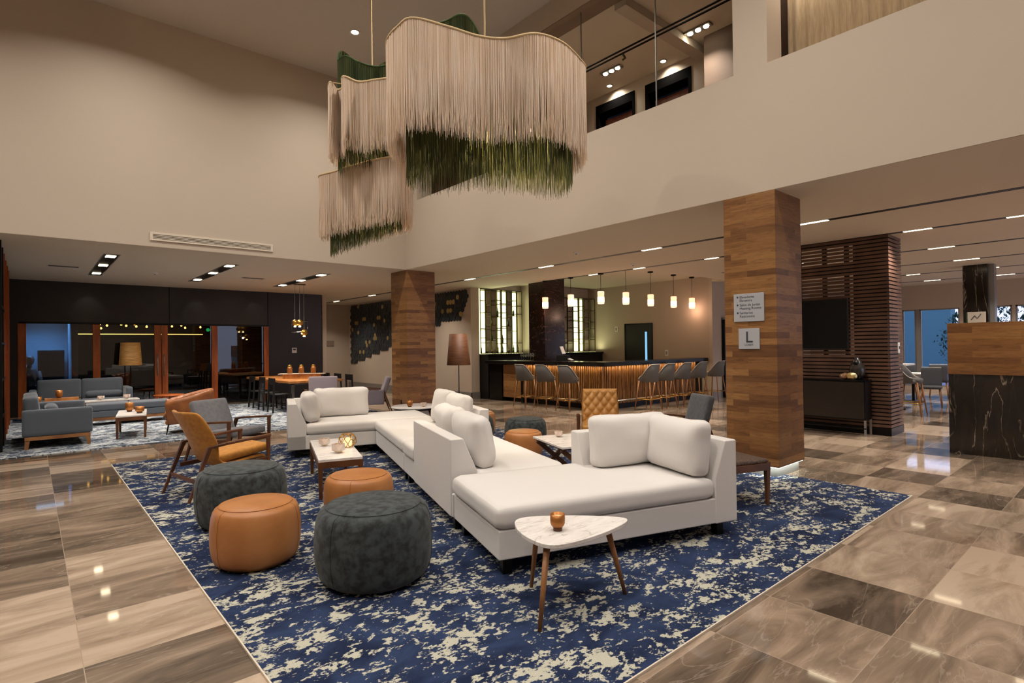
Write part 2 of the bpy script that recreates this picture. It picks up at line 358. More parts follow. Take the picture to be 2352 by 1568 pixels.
# upper corridor behind the balcony
struct('wall_upper',MB().box(9.42,9.6,7.94,AY,4.0,7.0).box(9.42,9.6,6.65,6.91,4.0,7.0).box(9.42,9.6,5.1,5.62,4.0,7.0).box(9.42,9.6,5.62,6.65,6.81,7.0).box(9.42,9.6,6.91,7.94,6.81,7.0),M['hallw'])
struct('wall_upper',MB().box(7.0,9.6,11.0,11.2,4.0,7.0),M['taupe'])
struct('wall_upper',MB().box(9.0,9.6,3.2,5.12,4.0,7.0),M['brownwall'])
struct('wall_upper',MB().box(7.35,7.45,2.96,3.32,4.0,7.0).box(7.0,9.0,3.2,3.3,4.0,7.0),M['brownwall'])
struct('ceiling',MB().box(7.0,9.6,3.2,11.2,7.0,7.1).box(7.0,9.6,-6,3.2,7.0,7.1),M['ceil'])
struct('floor',MB().box(7.0,9.6,-6,11.2,3.9,4.0),M['taupe'])
struct('trim_1',MB().box(7.0,9.42,5.28,5.5,6.86,7.0),M['wall'],label='white beam across the upper corridor ceiling')
struct('trim_2',MB().box(6.62,6.98,3.38,10.82,6.945,6.96),M['taupe'],label='dark soffit of the balcony opening')
for k,(y0,y1,nm) in enumerate(((6.91,7.94,'further'),(5.62,6.65,'nearer'))):
    d=thing('lift_doorway',f'dark framed doorway with copper coloured door on the balcony, {nm} of the two','doorway',(9.42,y0,4.0))
    w=y1-y0
    part('frame',MB().box(-.02,.3,0,.06,0,2.81).box(-.02,.3,w-.06,w,0,2.81).box(-.02,.3,.06,w-.06,2.62,2.81),M['blackr'],d)
    part('door_leaf',MB().box(.24,.3,.06,w-.06,0,2.55),M['dimdoor'],d,label='copper coloured door leaf')
struct('wall_upper',MB().box(9.8,9.9,5.4,8.2,4,7),M['black'])
for k,y in enumerate((7.35,6.05)):
    d=thing('downlight',f'small round ceiling downlight above the {"further" if k==0 else "nearer"} balcony doorway','light',(9.15,y,6.99))
    part('housing',MB().lathe([(.075,.01),(.075,-.012),(.05,-.012),(.05,.0)],20),M['whitep'],d,smooth=True)
    part('lens',MB().lathe([(0,-.006),(.05,-.006)],20),M['e_spot'],d)
    spot((9.22,y,6.975),34,(9.46,y,6.5),130,.9,(1,.93,.8))
for k,(x,y,w) in enumerate(((8.66,6.9,'further'),(8.68,5.04,'nearer'))):
    d=thing('triple_spotlight',f'three lamp recessed spotlight in the balcony ceiling, {w} one','light',(x,y,6.985))
    part('housing',MB().box(-.07,.07,-.24,.24,-.02,.01),M['steel'],d,bev=.004)
    for j in (-.15,0,.15): part('lamp',MB().lathe([(0,-.035),(.045,-.03),(.05,-.018)],16,(0,j,0)),M['e_spot'],d)
    area((x,y,6.94),.1,.4,30,WARM,spread=1.7)
d=thing('handrail','pair of thin dark horizontal rails behind the balcony glass','rail',(6.8,3.4,6.0))
for z in (0,.055): part('rail',MB().tube([(0,0,z),(0,7.4,z)],.014,8),M['blackm'],d,smooth=True)
for k,y in enumerate((1.8,3.9)): part('bracket',MB().tube([(0,y,-.01),(.06,y,-.05),(.06,y+.05,-.06)],.018,8),M['dbrass'],d,smooth=True)
gl=thing('balcony_glass','tall frameless glass screen standing on the balcony wall','glass screen',(6.72,3.37,4.91))
for a_,b_ in ((0,1.19),(1.2,2.59),(2.6,5.0),(5.01,7.45)): part('pane',MB().box(0,.012,a_,b_,0,2.04),M['glassn'],gl)
for y in (1.195,2.595): part('joint',MB().box(-.003,.015,y-.006,y+.006,0,2.04),M['alu'],gl)
g2=thing('curtain','pale woven curtain in the right hand balcony opening','curtain',(7.25,0,4.5))
part('fabric',MB().prism([(.02*math.sin(y*42)+.0,1.55+y) for y in [i*.02 for i in range(72)]]+[(.03+.02*math.sin(y*42),1.55+y) for y in [i*.02 for i in range(71,-1,-1)]],0,2.4),M['curtain'],g2,smooth=True)
struct('wall_upper',MB().box(7.4,7.5,-4,3.0,4,7.0),M['brownwall'])
area((7.12,2.5,6.9),.1,1.2,30,WARM)
# lounge back wall: dark panels over glazed doors
YW=18.3
struct('wall_glazed',MB().box(-.6,7.42,YW,YW+.15,2.33,H).box(-.62,-.2,YW,YW+.15,0,2.33).box(5.7,7.42,YW,YW+.15,0,2.33),M['darkwall'])
struct('trim_3',MB().box(2.995,3.015,YW-.012,YW,2.36,H).box(5.68,5.70,YW-.012,YW,2.33,H).box(-.2,5.7,YW-.03,YW,2.31,2.36),M['blackm'],label='thin dark joints between the wall panels')
struct('wall_lounge_side',MB().box(-.75,-.6,11.5,YW+.1,0,H),M['black'])
xs=[(-.22,-.06),(1.26,1.42),(2.64,2.80),(2.82,2.96),(4.08,4.24),(5.56,5.70)]
for i,(a_,b_) in enumerate(((-.06,1.26),(1.42,2.64),(2.96,4.08),(4.24,5.56))):
    dr=struct(f'door_{i+1}',MB().box(a_,b_,YW+.03,YW+.04,.06,2.31),M['glassd'])
    dr['label']='dark reflective glass door pane'
    fr=[xs[i]] if i<2 else [xs[i+1]]
    if i==1: fr.append(xs[2])
    if i==2: fr.append(xs[3])
    if i==3: fr=[xs[5],xs[4]]
    if i==2: fr=[xs[3]]
    for q in fr: part('door_stile',MB().box(q[0],q[1],YW-.02,YW+.08,0,2.31),M['woodo'],dr,bev=.004,label='orange timber stile')
    part('threshold',MB().box(a_,b_,YW,YW+.08,0,.06),M['black'],dr)
    if i in (1,2):
        x=2.71 if i==1 else 2.87
        part('door_handle',MB().tube([(x,YW-.05,.9),(x,YW-.05,1.5)],.014,8).tube([(x,YW-.05,1.0),(x,YW,1.0)],.01).tube([(x,YW-.05,1.4),(x,YW,1.4)],.01),M['steel'],dr,smooth=True)
# dim room behind the glass
struct('wall_beyond',MB().box(-1.6,7.5,24,24.1,0,H).box(7.4,7.5,YW+.15,24,0,H),M['black'])
struct('wall_beyond',MB().box(.84,.98,YW+.5,21.0,0,H),M['blueroom'])
struct('wall_beyond',MB().box(-1.7,.98,21.0,21.1,0,H).box(-1.8,-1.7,YW,21,0,H),M['blueroom'])
struct('ceiling',MB().box(-1.8,7.5,YW+.15,24.1,2.75,2.85),M['black'])
struct('floor',MB().box(-1.8,7.5,22.3,24.1,-.1,0),M['black'])
d=thing('ceiling_panel_light','cool blue ceiling panel light in the room behind the glass','light',(.42,20.2,2.74));part('diffuser',MB().box(-.3,.3,-.25,.25,-.03,0),M['e_blue'],d)
area((.2,20.0,2.68),1.2,.8,80,(.13,.45,1),spread=2.2)
d=thing('dark_cabinet','tall black cabinet against the blue lit wall behind the glass','cabinet',(.45,20.5,0))
part('body',MB().box(-.28,.3,-.25,.3,0,1.65),M['black'],d,bev=.01);part('door',MB().box(-.25,0,-.27,-.25,.1,1.6).box(.01,.27,-.27,-.25,.1,1.6),M['blackm'],d)
# seated person behind the glass
pr=thing('person','dark haired person in black top with red print, seated behind the glass door','person',(.0,19.6,0),0)
mb=MB()
def limb(mb,pts,rs): mb.tube(pts,rs,10)
limb(mb,[(0,.05,.46),(0,.06,.7),(0,.04,.95),(0,.02,1.12),(0,.0,1.2)],[.16,.15,.17,.13,.055])
limb(mb,[(0,0,1.17),(0,-.01,1.26)],[.055,.05])
mb.lathe([(0,-.12),(.05,-.11),(.08,-.05),(.088,.02),(.08,.08),(.045,.12),(0,.13)],16,(0,-.02,1.37))
for s in (-1,1):
    limb(mb,[(s*.17,.02,1.08),(s*.22,-.02,.85),(s*.17,-.2,.72)],[.06,.05,.04])
    limb(mb,[(s*.09,.02,.5),(s*.1,-.38,.5),(s*.1,-.42,.08)],[.09,.07,.045]);limb(mb,[(s*.1,-.38,.05),(s*.1,-.55,.04)],[.045,.035])
    for f in range(5): limb(mb,[(s*.17-.04+f*.02,-.2,.72),(s*.15-.04+f*.02,-.27+.01*abs(f-2),.7)],[.011,.009])
part('body',mb,M['skin'],pr,smooth=True)
part('hair',MB().lathe([(.07,-.1),(.098,-.02),(.1,.05),(.075,.12),(0,.15)],16,(0,.015,1.37)),M['hair'],pr,smooth=True)
part('top',MB().tube([(0,.05,.5),(0,.06,.7),(0,.04,.95),(0,.02,1.14)],[.18,.17,.19,.14],14),M['shirt'],pr,smooth=True)
part('shirt_print',MB().box(-.07,.07,-.17,-.155,.9,1.02),M['redt'],pr)
part('trousers',MB().tube([(-.09,.02,.5),(-.1,-.39,.5),(-.1,-.42,.12)],[.105,.085,.06],10).tube([(.09,.02,.5),(.1,-.39,.5),(.1,-.42,.12)],[.105,.085,.06],10),M['shirt'],pr,smooth=True)
d=thing('office_chair','black chair carrying the seated person behind the glass','chair',(0,19.65,0));part('seat',MB().box(-.24,.24,-.22,.22,.36,.41),M['black'],d,bev=.01);part('leg',MB().tube([(0,0,.05),(0,0,.37)],.03),M['steel'],d);part('base',MB().box(-.25,.25,-.02,.02,0,.05).box(-.02,.02,-.25,.25,0,.05),M['blackm'],d)
part('backrest',MB().box(-.22,.22,.25,.29,.5,.9),M['black'],d,bev=.01)
# hanging bulbs and lit ledge seen through the glass
bc=thing('bulb_chandelier','cluster of tiny warm hanging bulbs in the dark room behind the glass doors','chandelier',(2.9,21.6,2.74))
part('ceiling_plate',MB().box(-1.7,1.9,-.25,.25,-.02,0),M['blackm'],bc)
for i,(x,z) in enumerate([(-1.55,-.25),(-1.4,-.12),(-1.2,-.42),(-1.25,-.3),(-1.05,-.33),(-.75,-.22),(-.7,-.3),(-.55,-.33),(-.35,-.1),(-.33,-.28),(-.3,-.36),(-.05,-.2),(0,-.36),(.25,-.22),(.3,-.3),(.5,-.42),(.7,-.18),(.75,-.33),(1.0,-.3),(1.1,-.38),(1.25,-.12),(1.45,-.2),(1.6,-.35),(1.75,-.22)]):
    y=random.uniform(-.2,.2)
    b_=part('bulb',MB().lathe([(0,-.035),(.025,-.025),(.033,0),(.02,.03),(0,.045)],10,(x,y,z)),M['e_tiny'],bc,smooth=True)
    part('cord',MB().tube([(x,y,z+.04),(x,y,-.01)],.003,4),M['blackm'],b_)
d=thing('lit_ledge','thin warm lit ledge on the far wall behind the glass doors','ledge light',(0,23.7,2.2))
part('board',MB().box(.95,5.0,0,.25,-.03,0),M['blackm'],d);part('strip',MB().box(.97,4.98,-.012,-.002,-.02,.0),M['e_tiny'],d)
point((2.9,21.5,2.2),3)
d=thing('exit_sign_dot','small round green lit sign behind the glass','sign light',(4.05,YW+.3,2.2));part('disc',MB().prism([(.05*math.cos(k*PI/8),.05*math.sin(k*PI/8)) for k in range(16)],0,.02,Matrix.Rotation(PI/2,4,'X')),M['e_green'],d)
part('hanger',MB().tube([(0,0,.04),(0,0,.53)],.004,5),M['blackm'],d)
# thermostat
d=thing('thermostat','small white wall controller on the dark wall beside the glass doors','controller',(6.5,YW-.02,1.55));part('plate',MB().box(-.075,.075,0,.02,-.085,.085),M['whitep'],d,bev=.004);part('display',MB().box(-.04,.04,-.004,0,0,.05),M['screen'],d)
# grille on the upper wall
d=thing('air_grille','long white slotted air grille low on the tall left wall','vent',(1.58,AY,3.505))
part('frame',MB().box(0,2.04,-.02,0,0,.03).box(0,2.04,-.02,0,.11,.145).box(0,.04,-.02,0,.03,.11).box(2.0,2.04,-.02,0,.03,.11),M['ceil'],d,bev=.002)
part('backing',MB().box(.03,2.01,-.004,-.001,.02,.13),M['black'],d)
part('blades',MB().box(.04,2.0,-.018,-.006,.04,.052).box(.04,2.0,-.018,-.006,.064,.076).box(.04,2.0,-.018,-.006,.088,.1),M['ceil'],d)
# hall left of the tile wall
struct('wall_hall',MB().box(7.42,10.15,22.2,22.3,0,H),M['hallw'])
struct('wall_hall',MB().box(7.42,7.64,YW+.15,22.2,0,H),M['wall'])
for k,(x,z,w,h,l) in enumerate(((8.75,1.83,.34,.56,'tall grey notice board on the hall wall'),(9.35,1.8,.32,.22,'small grey landscape sign on the hall wall'))):
    d=thing('wall_sign',l,'sign',(x,22.17,z));part('plate',MB().box(-w/2,w/2,0,.03,-h/2,h/2),M['alu'],d,bev=.005);part('panel',MB().box(-w/2+.02,w/2-.02,-.004,0,-h/2+.02,h/2-.02),M['taupe'],d)
# tile art wall
struct('wall_art',MB().box(10.15,10.4,13.6,22.2,0,H),M['wall'])
struct('baseboard_art',MB().box(10.13,10.15,13.58,22.2,0,.2).box(10.13,10.46,13.58,13.6,0,.2),M['alu'])
ar=thing('tile_mural','large dark hexagonal tile wall mural with scattered gold pieces','wall art',(10.146,0,0))
def zb(y):
    pts=[(13.75,3.1),(13.95,2.75),(14.1,2.45),(15.3,2.3),(15.6,2.15),(16.6,1.95),(18.6,1.56),(20.4,1.2),(21.9,.86)]
    for (a,b),(c,e) in zip(pts,pts[1:]):
        if a<=y<=c: return b+(e-b)*(y-a)/(c-a)
    return 9
def hexa(mb,y,z,r,t):
    tl=random.uniform(-.006,.006);tv=random.uniform(-.008,.008)
    mb.prism([(r*math.cos(PI/6+k*PI/3),r*math.sin(PI/6+k*PI/3)) for k in range(6)],0,t)
    for v in mb.bm.verts[-12:]:
        q=v.co.copy();v.co=(-(q.z+(tl*q.x+tv*q.y)*12*(q.z>0)),y+q.x,z+q.y)
hm=MB();golds=[];r=.088;row=0;z=.9
while z<3.33:
    y=13.7+(row%2)*r*.87
    while y<21.95:
        if z>=zb(y)+.04:
            if random.random()<.028 or (abs(y-18.3)<.2 and abs(z-2.1)<.12) or (abs(y-14.6)<.28 and abs(z-2.9)<.2 and random.random()<.5): golds.append((y,z))
            else: hexa(hm,y,z,r*.96,random.uniform(.02,.035))
        y+=r*1.74
        hm.bm.verts.ensure_lookup_table()
    z+=r*1.5;row+=1
part('tiles',hm,M['hexd'],ar)
for y,z in golds[:60]:
    g=MB();hexa_b=g
    g.prism([(r*.96*math.cos(PI/6+k*PI/3),r*.96*math.sin(PI/6+k*PI/3)) for k in range(6)],0,.04)
    for v in g.bm.verts: q=v.co.copy();v.co=(-q.z,y+q.x,z+q.y)
    part('gold_tile',g,M['goldp'],ar)
# bar alcove
struct('wall_bar',MB().box(10.4,12.3,13.98,14.1,0,3.6).box(12.3,15.1,13.16,13.3,0,3.6).box(12.25,12.3,13.16,14.0,0,3.6),M['hallw'])
struct('wall_bar',MB().box(15.0,15.15,8.5,13.2,0,3.6),M['hallw'])
struct('wall_bar',MB().box(10.4,10.46,13.6,13.98,0,H),M['wall'])
struct('wall_bar_right',MB().box(15.0,15.5,8.4,8.5,0,3.6),M['wall'])
struct('baseboard_bar',MB().box(14.98,15.5,8.38,8.4,0,.2),M['alu'])
d=thing('dark_doorway','tall dark door frame just left of the near wooden column','doorway',(15.5,8.38,0));part('frame',MB().box(0,1.2,-.08,.0,0,2.3),M['blackm'],d,bev=.01);part('edge_trim',MB().box(0,1.2,-.09,.0,2.3,2.36),M['alu'],d)
struct('wall_rear_right',MB().box(15.5,22,8.4,8.5,0,H),M['wall'])
# staff door (opens in the X=15 wall)
d=thing('staff_door','dark staff door with narrow lit vision pane behind the bar','door',(15.0,10.47,0))
part('door_frame',MB().box(-.03,0,-.02,.03,0,2.28).box(-.03,0,1.03,1.08,0,2.28).box(-.03,0,.03,1.03,2.23,2.28),M['blackm'],d,bev=.004)
lf=part('door_leaf',MB().box(-.02,-.005,.03,.19,0,2.23).box(-.02,-.005,.275,1.03,0,2.23).box(-.02,-.005,.19,.275,0,1.1).box(-.02,-.005,.19,.275,2.0,2.23),M['black'],d)
part('vision_pane',MB().box(-.012,-.005,.19,.275,1.1,2.0),M['e_door'],lf,label='narrow lit blue pane')
for y_,z_,l_ in ((9.95,1.32,'small white socket plate on the bar wall right of the staff door'),(11.9,2.12,'small pale controller on the bar wall left of the staff door')):
    d=thing('wall_socket',l_,'socket',(14.985,y_,z_));part('plate',MB().box(0,.014,-.06,.06,-.09,.09),M['whitep'],d,bev=.003);part('insert',MB().box(-.003,0,-.03,.03,-.05,.05),M['alu'],d)
# ------------------------------------------------------------------ bar
XB,YB=10.5,8.75
bar=thing('bar_counter','L shaped bar with black stone top and lit vertical wooden slats','bar',(XB,YB,0))
# countertop ring (outer overhang .2)
part('countertop',MB().prism([(-.2,-.2),(4.5,-.2),(4.5,.45),(.45,.45),(.45,4.38),(-.2,4.38)],1.08,1.18),M['mblack'],bar,bev=.006)
part('core',MB().prism([(.05,.05),(4.45,.05),(4.45,.4),(.4,.4),(.4,2.85),(.05,2.85)],.14,1.08),M['black'],bar)
part('toe_kick',MB().prism([(.12,.12),(4.45,.12),(4.45,.38),(.38,.38),(.38,2.85),(.12,2.85)],0,.14),M['black'],bar)
sl=MB();y=.0
while y<2.85: sl.box(-.02-random.choice((0,.015)),.05,y,y+.032,.14,1.075);y+=.066
x=.04
while x<4.12: sl.box(x,x+.032,-.02-random.choice((0,.015)),.05,.14,1.075);x+=.066
part('slat_front',sl,M['slat'],bar,label='closely set upright wooden slats')
part('end_panel',MB().box(4.14,4.45,0,.05,.0,1.075),M['blackm'],bar,label='black end panel')
part('foot_rail',MB().tube([(-.12,2.8,.22),(-.12,-.12,.22),(4.2,-.12,.22)],.02,8).tube([(-.12,2.0,.22),(.1,2.0,.22)],.012).tube([(-.12,.8,.22),(.1,.8,.22)],.012).tube([(1.2,-.12,.22),(1.2,.1,.22)],.012).tube([(2.8,-.12,.22),(2.8,.1,.22)],.012),M['steel'],bar,smooth=True)
part('strip_light',MB().box(-.06,-.05,.0,2.8,1.074,1.08).box(.0,4.1,-.06,-.05,1.074,1.08),M['e_strip'],bar,label='warm strip lamp under the countertop')
area((XB-.07,YB+1.4,1.06),.02,2.8,9,(1,.76,.46));area((XB+2.1,YB-.07,1.06),4.1,.02,13,(1,.76,.46))
part('walnut_panel',MB().box(-.02,.4,2.95,3.75,.12,1.06),M['wood2'],bar,bev=.004,label='walnut fronted end cabinet')
part('dark_side',MB().box(-.05,.42,3.78,4.36,0,1.08),M['mblack'],bar,bev=.004);part('dark_pilaster',MB().box(-.06,.42,2.86,2.94,0,1.08),M['mblack'],bar,bev=.004)
# back counter
bk=thing('back_counter','dark stone back counter left of the marble column, below the tall lit shelves','counter',(10.46,13.0,0))
part('cabinet',MB().box(0.02,1.8,.2,.95,0,1.3),M['black'],bk);part('worktop',MB().box(0.0,1.8,.15,.97,1.3,1.36),M['mblack'],bk,bev=.004)
bk=thing('back_counter','dark back counter right of the marble column, below the smaller lit shelves','counter',(10.46,13.0,0))
part('cabinet',MB().box(1.84,4.5,-.5,.12,0,1.3),M['black'],bk);part('worktop',MB().box(1.84,4.52,-.55,.14,1.3,1.36),M['mblack'],bk,bev=.004)
# marble column behind the bar
d=thing('marble_column','dark brown veined marble column standing behind the bar','column',(11.35,11.55,0));part('cladding',MB().box(-.4,.42,-.33,.32,0,3.56),M['mbrown'],d,bev=.004);part('skirting',MB().box(-.41,.43,-.34,.33,0,.12),M['black'],d)
# lit shelf units: frame of thin brass verticals and shelves over glowing back panels
def shz(h,rows,i,k): return h*k/rows+(.09*math.sin(i*2.3+k*1.7) if 0<k<rows else 0)
def shelf_unit(name,label,x0,x1,y,z0,z1,cols,rows,lit):
    t=thing(name,label,'shelving',(x0,y,z0));w=x1-x0;h=z1-z0
    part('back_panel',MB().box(0,w,.30,.33,0,h),M['hallw'],t)
    f=MB();n=cols
    for i in range(n+1):
        x=w*i/n;f.box(x-.012,x+.012,-.0,.024,0,h);f.box(x-.012,x+.012,.27,.294,0,h)
    part('frame',f,M['dbrass'],t)
    for i in range(n):
        for k in range(rows+1):
            z=shz(h,rows,i,k)
            if (i*5+k*3)%8==1 and 0<k<rows: continue
            part('shelf',MB().box(w*i/n+.012,w*(i+1)/n-.012,0,.29,z-.012,z+.006),M['dbrass'],t)
    part('edge_strip',MB().box(0,w,.0,.03,-.012,-.002).box(-.014,-.004,.0,.03,0,h),M['e_shelf'],t,label='thin lit edge strips')
    for i in lit:
        xx=w*(i+.5)/n;ww=w/n*(.3 if i%2 else .16)
        part('lit_strip',MB().box(xx-ww,xx+ww,.265,.292,.03,h-.03),M['e_shelf'],t,label='glowing back panel')
    return t
shelf_unit('bottle_shelf','tall brass framed bottle shelves glowing yellow green, left of the marble column',10.5,12.25,13.6,1.37,3.38,8,5,[0,1,4,5,7])
shelf_unit('bottle_shelf','smaller brass framed glowing shelves, right of the marble column',13.3,14.95,12.8,1.37,3.2,6,5,[3,4])
d=thing('wall_cabinet','dark wall cabinet over an amber backed bottle niche behind the bar','cabinet',(12.35,12.78,2.1));part('body',MB().box(0,.95,0,.35,0,1.1),M['woodd'],d,bev=.004)
part('niche_back',MB().box(0,.95,.3,.35,-.73,0),M['live'],d);part('niche_shelf',MB().box(0,.95,.05,.3,-.37,-.35),M['gold'],d)
area((11.4,13.45,1.42),1.5,.05,5,(.95,1,.55),(PI,0,0));area((11.35,13.5,2.4),1.6,1.6,13,(.95,1,.6),(-PI/2,0,0))
area((14.2,12.6,1.42),1.4,.05,9,(.95,1,.55),(PI,0,0));area((12.8,12.95,2.05),.7,.06,3,(1,.8,.4))
area((10.47,13.5,2.4),.03,1.8,3,(.95,1,.5),(0,-PI/2,0))
def bottle(loc,r,h,m,lab,grp):
    t=thing('bottle',lab,'bottle',loc,group=grp)
    part('body',MB().lathe([(0,0),(r,0),(r,h*.58),(r*.35,h*.75),(r*.3,h*.97),(0,h*.97)],12),m,t,smooth=True)
    part('cap',MB().lathe([(0,h*.97),(r*.36,h*.97),(r*.36,h*1.03),(0,h*1.03)],10),M['gold'],t)
bl='bottle standing on the glowing shelves left of the marble column'
for col,row_ in [(0,0),(1,0),(2,0),(2,2),(3,0),(3,3),(4,1),(5,0),(5,2),(6,0),(6,1),(6,3),(7,0),(1,3),(2,1),(4,0)]:
    if (col*5+row_*3)%8==1 and row_: continue
    bottle((10.5+1.75*(col+.5)/8+random.uniform(-.03,.03),13.68,1.377+shz(2.01,5,col,row_)),.03,random.uniform(.22,.28),M[random.choice(['glassb','glassg'])],bl,'bottles on the left bar shelves')
for i,x in enumerate((12.45,12.6,12.74,12.88,13.02,13.16)): bottle((x,12.9,1.362),.033,.26+.03*(i%3),M[('glassb','glassg')[i%2]],'bottle in the amber niche right of the marble column','bottles in the amber niche')
# glasses on the bar, till with paper
for i in range(10):
    g=thing('wine_glass','stemmed glass in the row on the bar beside the marble column','glass',(10.72+(i%2)*.1,11.55+.1*(i//2)*1.0+.02,1.18),group='glasses on the bar')
    part('bowl',MB().lathe([(.03,0),(.03,.004),(.004,.01),(.004,.09),(.03,.13),(.036,.17),(.03,.21)],12),M['glassw'],g,smooth=True)
t=thing('till','small black till with tilted screen and white paper roll on the bar','till',(11.2,10.75,1.31),30)
part('base',MB().box(-.16,.16,-.16,.16,-.13,.02),M['black'],t,bev=.01);part('screen',MB().box(-.16,.16,-.012,.012,0,.22,Matrix.Translation((0,-.02,.05))@Matrix.Rotation(-.35,4,'X')),M['paper'],t,bev=.004);part('keypad',MB().box(-.14,.08,-.3,-.12,-.05,-.02,Matrix.Rotation(.3,4,'X')),M['whitep'],t,bev=.004)
t=thing('under_counter_unit','black service unit behind the bar carrying the till','cabinet',(11.2,10.75,0));part('body',MB().box(-.3,.3,-.28,.28,0,1.18),M['black'],t,bev=.005);part('door',MB().box(-.32,-.3,-.26,.26,.05,1.1),M['blackm'],t)
# pendants
def pendant(x,y,zc,lab):
    t=thing('bar_pendant',lab,'pendant lamp',(x,y,zc),group=None)
    zb=2.63-zc
    part('ceiling_cap',MB().lathe([(0,0),(.075,0),(.075,-.03),(.02,-.045),(0,-.045)],20),M['blackm'],t,smooth=True)
    part('cord',MB().tube([(0,0,-.04),(0,0,zb+.33)],.005,6),M['blackm'],t)
    part('glass_shade',MB().lathe([(.0,zb+.31),(.076,zb+.31),(.082,zb+.30),(.082,zb+.22),(.076,zb+.21),(.082,zb+.20),(.082,zb+.01),(.074,zb),(.0,zb)],24),M['pend'],t,smooth=True)
    part('glow_core',MB().lathe([(.0,zb+.03),(.0835,zb+.04),(.0835,zb+.17),(0,zb+.18)],20),M['e_pend'],t,smooth=True)
    point((x,y,2.55),5,(1,.62,.42),.08)
    return t
for i,(x,y,z) in enumerate(((10.87,11.1,3.4),(10.87,10.13,3.4),(10.87,9.1,3.4),(11.62,8.9,3.56),(12.7,8.9,3.56),(13.8,8.9,3.56),(14.75,8.9,3.56))):
    pendant(x,y,z,('leftmost glowing pink white glass pendant, in front of the marble column','second glowing pendant from the left over the bar','third glowing pendant from the left over the bar, the highest looking one','middle of the seven glowing pendants over the bar','third glowing pendant from the right over the bar','second glowing pendant from the right over the bar','rightmost glowing pendant over the bar')[i])
# stools
def stool(lab,leg='woodm'):
    t=thing('bar_stool',lab,'bar stool',(0,0,0),group=None)
    mb=MB();n=26;a0=math.radians(118);R=.235;outer=[];rows=[]
    def top(th):
        q=max(0,min(1,(abs(th)-.55)/(a0-.55)));return .80+.31*(1-q*q*(3-2*q))**1.1
    for i in range(n+1):
        th=-a0+2*a0*i/n;zt=top(th);col=[]
        for z,rr in ((.70,R*.90),(.715,R*.97),((.74+zt)/2,R*(1.0+.05*(zt-.8))),(zt,R*(1.04+.25*(zt-.8))),(zt,R*(1.04+.25*(zt-.8))-.03),((.8+zt)/2,R-.03),(.76,R-.05)):
            col.append(mb.bm.verts.new((rr*math.sin(th)*1.02,rr*math.cos(th)*1.0+.02,z)))
        rows.append(col)
    for A,B in zip(rows,rows[1:]):
        for k in range(6): mb.bm.faces.new((A[k],B[k],B[k+1],A[k+1]))
    part('back_shell',mb,M['stoolf'],t,smooth=True,label='grey wraparound back')
    part('seat_base',MB().lathe([(0,.68),(R*.84,.68),(R*.955,.70),(R*.96,.735),(R*.9,.76),(0,.76)],28,(0,.02,0)),M['stoolf'],t,smooth=True)
    part('seat',MB().soft(-.165,.165,-.20,.17,.70,.80,.05,.1),M['stoolf'],t,smooth=True)
    pp=MB();pts=[(R*(1.04+.25*(top(th)-.8))*math.sin(th)*1.02,R*(1.04+.25*(top(th)-.8))*math.cos(th)+.02, top(th)+.003) for th in [-a0+2*a0*i/40 for i in range(41)]]
    part('piping',pp.tube(pts,.008,5),M['piping'],t,smooth=True,label='pale piping along the rim')
    for sx in (-1,1):
        for sy in (-1,1):
            part('leg',MB().tube([(sx*.15,sy*.15+.0,.71),(sx*.235,sy*.235,0)],[.02,.012],8),M[leg],t,smooth=True)
    q=.207;part('foot_ring',MB().tube([(-q,-q,.27),(q,-q,.27),(q,q,.27),(-q,q,.27)],.008,6,True),M['gold'],t,smooth=True)
    return t
s0=stool('grey bar stool at the left leg of the bar, furthest left')
s0.location=(9.95,10.95,0);s0.rotation_euler=(0,0,math.radians(90))
L=['grey bar stool at the left leg of the bar, second from left','grey bar stool at the left leg of the bar, nearest its corner']
for (x,y),l in zip(((9.98,10.2),(10.0,9.42)),L): dup(s0,(x,y,0),90,l)
L=['first bar stool right of the bar corner, its back turned to us','second bar stool right of the bar corner','third bar stool right of the bar corner','fourth bar stool right of the bar corner','rightmost grey bar stool at the end of the bar']
for (x,y),l in zip(((11.4,8.1),(12.1,8.12),(12.82,8.1),(13.6,8.1),(14.5,8.08)),L): dup(s0,(x,y,0),180,l)
# lamp at the tile wall
def floor_lamp(loc,lab,m,z0,z1,r0,r1):
    t=thing('floor_lamp',lab,'floor lamp',loc)
    part('base',MB().lathe([(0,0),(.17,0),(.17,.02),(.02,.03),(0,.03)],28),M['blackm'],t,smooth=True)
    part('pole',MB().tube([(0,0,.02),(0,0,z1-.05)],.012,8),M['blackm'],t,smooth=True)
    part('shade',MB().lathe([(r0,z0),(r1,z1),(r1-.006,z1),(r0-.006,z0)],40),m,t,smooth=True)
    part('bulb_holder',MB().tube([(0,0,z1-.2),(0,0,z1-.05)],.02,8).bar((-r1+.01,0,z1-.02),(r1-.01,0,z1-.02),.006,.006),M['steel'],t)
floor_lamp((9.0,12.65,0),'floor lamp with dark brown woven shade between the wooden column and the bar',M['shade'],1.09,1.95,.33,.25)
floor_lamp((2.02,17.75,0),'floor lamp with pale woven shade before the dark glass doors',M['shadel'],1.22,1.82,.26,.22)
